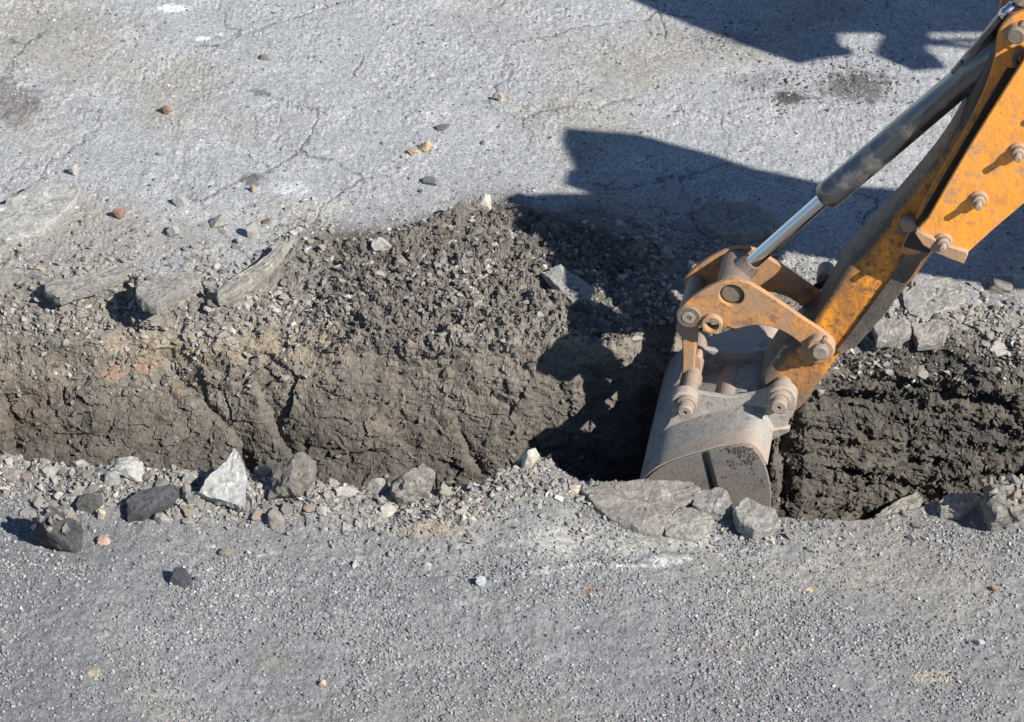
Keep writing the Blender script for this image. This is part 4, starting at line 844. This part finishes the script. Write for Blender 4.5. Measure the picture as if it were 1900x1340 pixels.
for a in ((545, 908, 92, 82, (.23, .21, .185), 'large rounded grey brown boulder right of the whitish three cornered slab', 41), (768, 905, 84, 78, (.27, .25, .225), 'blocky rough boulder standing on the middle of the near trench edge', 42),
          (335, 1072, 46, 34, (.085, .088, .10), 'black lump of asphalt alone on the gravel in front of the trench', 43), (213, 903, 30, 30, GREY, 'small square grey rock below the flat pale rock at left', 44), (233, 880, 74, 34, (.38, .37, .34), 'flat pale rock on the crest of the near trench edge at left', 45),
          (352, 898, 36, 30, (.30, .28, .25), 'brown grey rock touching the left corner of the whitish slab', 46), (362, 928, 42, 30, (.33, .31, .28), 'rounded grey rock below the whitish slab', 47), (192, 1000, 26, 16, (.40, .28, .22), 'pinkish flat stone right of the stone crusted lump', 48),
          (168, 940, 52, 34, (.16, .155, .145), 'dark rock with a pale top above the stone crusted lump', 49), (190, 958, 18, 20, (.45, .38, .28), 'yellowish stone beside the dark rock at left', 50), (985, 872, 34, 44, (.46, .43, .37), 'pale upright stone on the rubble point beside the shaded pit', 51),
          (1067, 913, 20, 12, (.52, .40, .28), 'peach coloured stone at the end of the slab crack', 52), (430, 918, 0, 0, None, None, 0), (514, 965, 32, 28, (.25, .22, .19), 'brown angular rock below the rounded boulder', 53),
          (895, 384, 38, 36, (.44, .40, .34), 'pale pointed stone on the top of the dark soil heap', 54), (862, 392, 44, 26, (.19, .17, .15), 'dark clod beside the pale stone on top of the soil heap', 55), (710, 462, 38, 28, (.40, .38, .34), 'long pale stone lying in the dark soil heap', 56),
          (492, 106, 22, 14, (.26, .24, .21), 'brown grey stone alone on the upper left asphalt', 57), (306, 204, 18, 15, RED, 'reddish brown stone on the upper left asphalt', 58), (822, 238, 26, 14, (.13, .125, .12), 'dark stone on the asphalt in the upper middle', 59),
          (790, 275, 28, 20, (.42, .32, .22), 'tan clod of clay on the asphalt in the upper middle', 60), (768, 282, 24, 14, (.40, .30, .21), 'smaller tan clod touching the clay clod', 61), (928, 186, 13, 16, (.52, .38, .29), 'small peach stone standing on the asphalt above the soil heap', 62),
          (800, 338, 32, 13, (.15, .15, .155), 'flat dark grey chip on the asphalt right above the soil heap', 63), (337, 373, 32, 22, GREY, 'rounded grey stone on the dusty asphalt left of centre', 64), (470, 350, 13, 15, TAN, 'narrow tan stone by the dark patch on the asphalt', 65),
          (137, 320, 20, 20, (.38, .35, .31), 'pale stone resting behind the large pale slab', 66), (222, 398, 24, 20, RED, 'crumbly reddish stone above the left bank', 67), (470, 432, 26, 28, (.33, .32, .30), 'pale rounded stone at the rim left of the soil heap', 68), (322, 430, 26, 22, GREY, 'round grey stone on the rim above the overhanging slab', 69),
          (408, 412, 38, 26, (.31, .29, .26), 'cluster like grey stone on the rim left of centre', 70), (1858, 530, 52, 32, (.20, .19, .175), 'dark grey rock on the asphalt at the right edge', 71), (1855, 648, 46, 34, (.33, .31, .28), 'largest stone of the stony layer at the far right', 72),
          (893, 1085, 20, 19, (.36, .38, .41), 'bluish white stone on the foreground gravel', 73), (599, 1268, 15, 14, (.50, .38, .28), 'peach stone on the bottom foreground gravel', 74), (1846, 1094, 16, 13, (.30, .20, .14), 'brown stone on the gravel at the lower right', 75),
          (1818, 1193, 20, 13, (.33, .34, .36), 'bluish grey stone on the gravel at the lower right', 76), (418, 1020, 26, 15, (.24, .21, .17), 'brown flat stone above the black lump', 77), (762, 1168, 17, 10, (.2, .2, .2), 'dark grey stone on the middle foreground gravel', 78),
          (365, 1072, 12, 10, (.12, .12, .13), 'small black chip beside the black lump of asphalt', 79), (1548, 545, 22, 20, (.36, .35, .33), 'pale stone in the gap behind the arm foot', 80), (620, 900, 26, 20, (.34, .32, .29), 'grey stone right of the rounded boulder on the near edge', 81),
          (640, 925, 44, 30, (.33, .31, .28), 'pale grey rock right of the rounded boulder at the rubble front', 83), (700, 905, 40, 30, (.29, .27, .24), 'brown grey rock left of the blocky middle boulder', 84), (828, 915, 34, 34, (.26, .24, .21), 'brown rock right beside the blocky middle boulder', 85), (720, 945, 34, 22, (.37, .35, .31), 'pale flat rock below the blocky middle boulder', 86),
          (90, 885, 40, 26, (.32, .30, .27), 'grey rock at the far left of the near trench crest', 87), (150, 870, 34, 24, (.36, .33, .29), 'tan grey rock left of the flat pale rock', 88), (300, 960, 34, 24, (.30, .28, .25), 'brown grey rock below the dark flat slab', 89), (490, 880, 36, 28, (.27, .25, .22), 'brown rock between whitish slab and rounded boulder', 90), (600, 955, 30, 22, (.38, .36, .33), 'pale rock below the rounded boulder', 91),
          (1238, 470, 28, 24, (.28, .27, .26), 'rounded stone in the arm shadow left of the tipping link', 82)):
    if a[4] is None: continue
    rock(*a[:6], 'rock' if a[2] > 30 else 'stone', a[6], broken=a[6] in (41, 42, 43, 49), rough=.10 if a[2] > 60 else .04)
zones = [((1560, 1900, 600, 692), 50, (16, 38), 'pale broken stone in the stony layer at the right far bank', 'stones in the layer right of the arm', [(.36, .345, .315), (.42, .40, .37), (.27, .26, .24)], 0),
         ((20, 560, 545, 625), 48, (14, 32), 'pale angular stone in the stony layer of the left far bank', 'stones in the layer of the left bank', [(.42, .39, .34), (.34, .31, .27), (.28, .26, .235), (.50, .45, .37)], 0),
         ((20, 520, 400, 530), 34, (12, 26), 'loose grey stone on the dusty rim above the left bank', 'loose stones on the left rim', [(.32, .31, .29), (.27, .25, .23), (.38, .35, .31), (.24, .17, .13), (.30, .28, .26)], 0),
         ((560, 1130, 440, 640), 40, (12, 26), 'small pale stone in the dark soil of the middle bank', 'stones in the dark soil bank', [(.40, .385, .355), (.33, .31, .28), (.42, .36, .27)], 0),
         ((1150, 1215, 500, 612), 24, (14, 26), 'pale stone in the sunlit patch between the arm shadows', 'stones in the sunlit patch between the shadows', [(.44, .42, .385), (.38, .36, .33)], 0),
         ((10, 900, 880, 968), 78, (16, 44), 'grey broken stone in the rubble along the near trench edge', 'rubble stones along the near edge', [(.34, .32, .285), (.28, .265, .24), (.40, .37, .32), (.36, .29, .225)], 0),
         ((940, 1060, 848, 920), 14, (12, 22), 'pale stone on the rubble point beside the shaded pit', 'stones on the rubble point', [(.38, .36, .32), (.32, .30, .27)], 0),
         ((40, 1300, 60, 370), 22, (8, 13), 'small stone lying on the open asphalt beyond the trench', 'scattered stones on the asphalt', [(.22, .21, .2), (.34, .32, .29), (.16, .155, .15), (.36, .26, .2)], 0),
         ((60, 1860, 1060, 1320), 22, (8, 15), 'small stone lying on the foreground gravel', 'scattered stones on the foreground gravel', [(.36, .37, .38), (.28, .28, .285), (.22, .22, .225)], 0),
         ((1130, 1420, 430, 560), 16, (12, 24), 'grey stone lying in the arm shadow beyond the bucket', 'stones in the arm shadow', [(.30, .29, .28), (.36, .35, .33)], 0)]
r_ = np.random.default_rng(77)
LM = [(75, 385, 'the large pale slab at the left edge'), (165, 520, 'the long thin slab end'), (310, 530, 'the overhanging grey slab'), (465, 500, 'the pale pointed slab edge'), (710, 462, 'the long pale stone in the soil heap'), (895, 384, 'the pointed stone topping the soil heap'),
      (1055, 525, 'the half buried pale slab'), (1350, 400, 'the shaded slab above the tipping link'), (1278, 592, 'the left link pin'), (1730, 550, 'the wide pale far slab'), (1655, 610, 'the square slab'), (1855, 645, 'the largest far right stone'), (1250, 640, 'the bucket top left corner'),
      (108, 990, 'the stone crusted lump'), (233, 880, 'the flat pale rock'), (425, 890, 'the whitish three cornered slab'), (545, 908, 'the rounded boulder'), (768, 905, 'the blocky middle boulder'), (985, 872, 'the pale upright stone'), (285, 925, 'the dark flat slab'), (306, 204, 'the reddish upper stone'), (492, 106, 'the lone brown grey stone'),
      (822, 238, 'the dark upper stone'), (785, 278, 'the tan clay clods'), (928, 186, 'the small peach stone'), (335, 1075, 'the black asphalt lump'), (893, 1085, 'the bluish white stone'), (599, 1268, 'the peach foreground stone'), (1097, 1104, 'the rusty stain'), (1846, 1094, 'the brown lower right stone'), (1735, 1254, 'the tan stain at lower right'),
      (640, 540, 'the soil heap left flank'), (850, 560, 'the soil heap foot'), (1400, 970, 'the tilted block by the bucket'), (1735, 930, 'the boulder at right'), (1180, 560, 'the sunlit patch middle'), (1170, 520, 'the sunlit patch top'), (1200, 600, 'the sunlit patch lower tip'), (1160, 590, 'the sunlit patch left edge'), (1205, 545, 'the sunlit patch right edge')]
made = []
for (u0, u1, v0, v1), n_, (s0_, s1_), lab, grp, pal_, _ in zones:
    for _i in range(n_):
        u, v = r_.uniform(u0, u1), r_.uniform(v0, v1); p, nn_ = surf(u, v); wpx = (s0_+(s1_-s0_)*r_.random()**2.2); w = wpx/px_scale(p)
        c_ = np.array(pal_[r_.integers(0, len(pal_))])*r_.uniform(.85, 1.15)
        sc_ = (w*.5*r_.uniform(.85, 1.15), w*.5*r_.uniform(.6, .95), w*.5*r_.uniform(.45, .75))
        o = put('stone', small[r_.integers(0, 20)], M['rock'], c_, tuple(p+nn_*sc_[2]*.35), lab, 'stone', grp, tuple(r_.uniform(-.5, .5, 2))+(r_.uniform(0, 6.28),), sc_)
        lum = c_.mean(); hue = 'reddish' if c_[0] > c_[2]*1.9 else 'tan' if c_[0] > c_[2]*1.35 else ('pale' if lum > .37 else 'grey' if lum > .25 else 'dark grey')
        size = 'tiny' if wpx < 12 else 'small' if wpx < 17 else 'mid sized' if wpx < 23 else 'big'
        k_ = min(LM, key=lambda m: math.hypot(m[0]-u, (m[1]-v)*1.5)); du, dv = u-k_[0], (v-k_[1])*1.5; far_ = '' if math.hypot(du, dv) > 110 else 'just '
        way = ('right of' if du > 0 else 'left of') if abs(du) > abs(dv)*1.6 else ('below' if dv > 0 else 'above') if abs(dv) > abs(du)*1.6 else (('below' if dv > 0 else 'above')+' and '+('right of' if du > 0 else 'left of'))
        made.append((o, u, f'{size} {hue} stone {far_}{way} {k_[2]}'))
from collections import defaultdict
by = defaultdict(list)
for o, u, l_ in made: by[l_].append((u, o))
for l_, L_ in by.items():
    L_.sort(key=lambda e: e[0]); w_ = {1: [''], 2: ['left ', 'right '], 3: ['leftmost ', 'middle ', 'rightmost '], 4: ['first from left ', 'second from left ', 'third from left ', 'fourth from left ']}.get(len(L_), ['']*len(L_))
    for (u, o), a_ in zip(L_, w_): o['label'] = ' '.join((a_+l_).split()[:16])
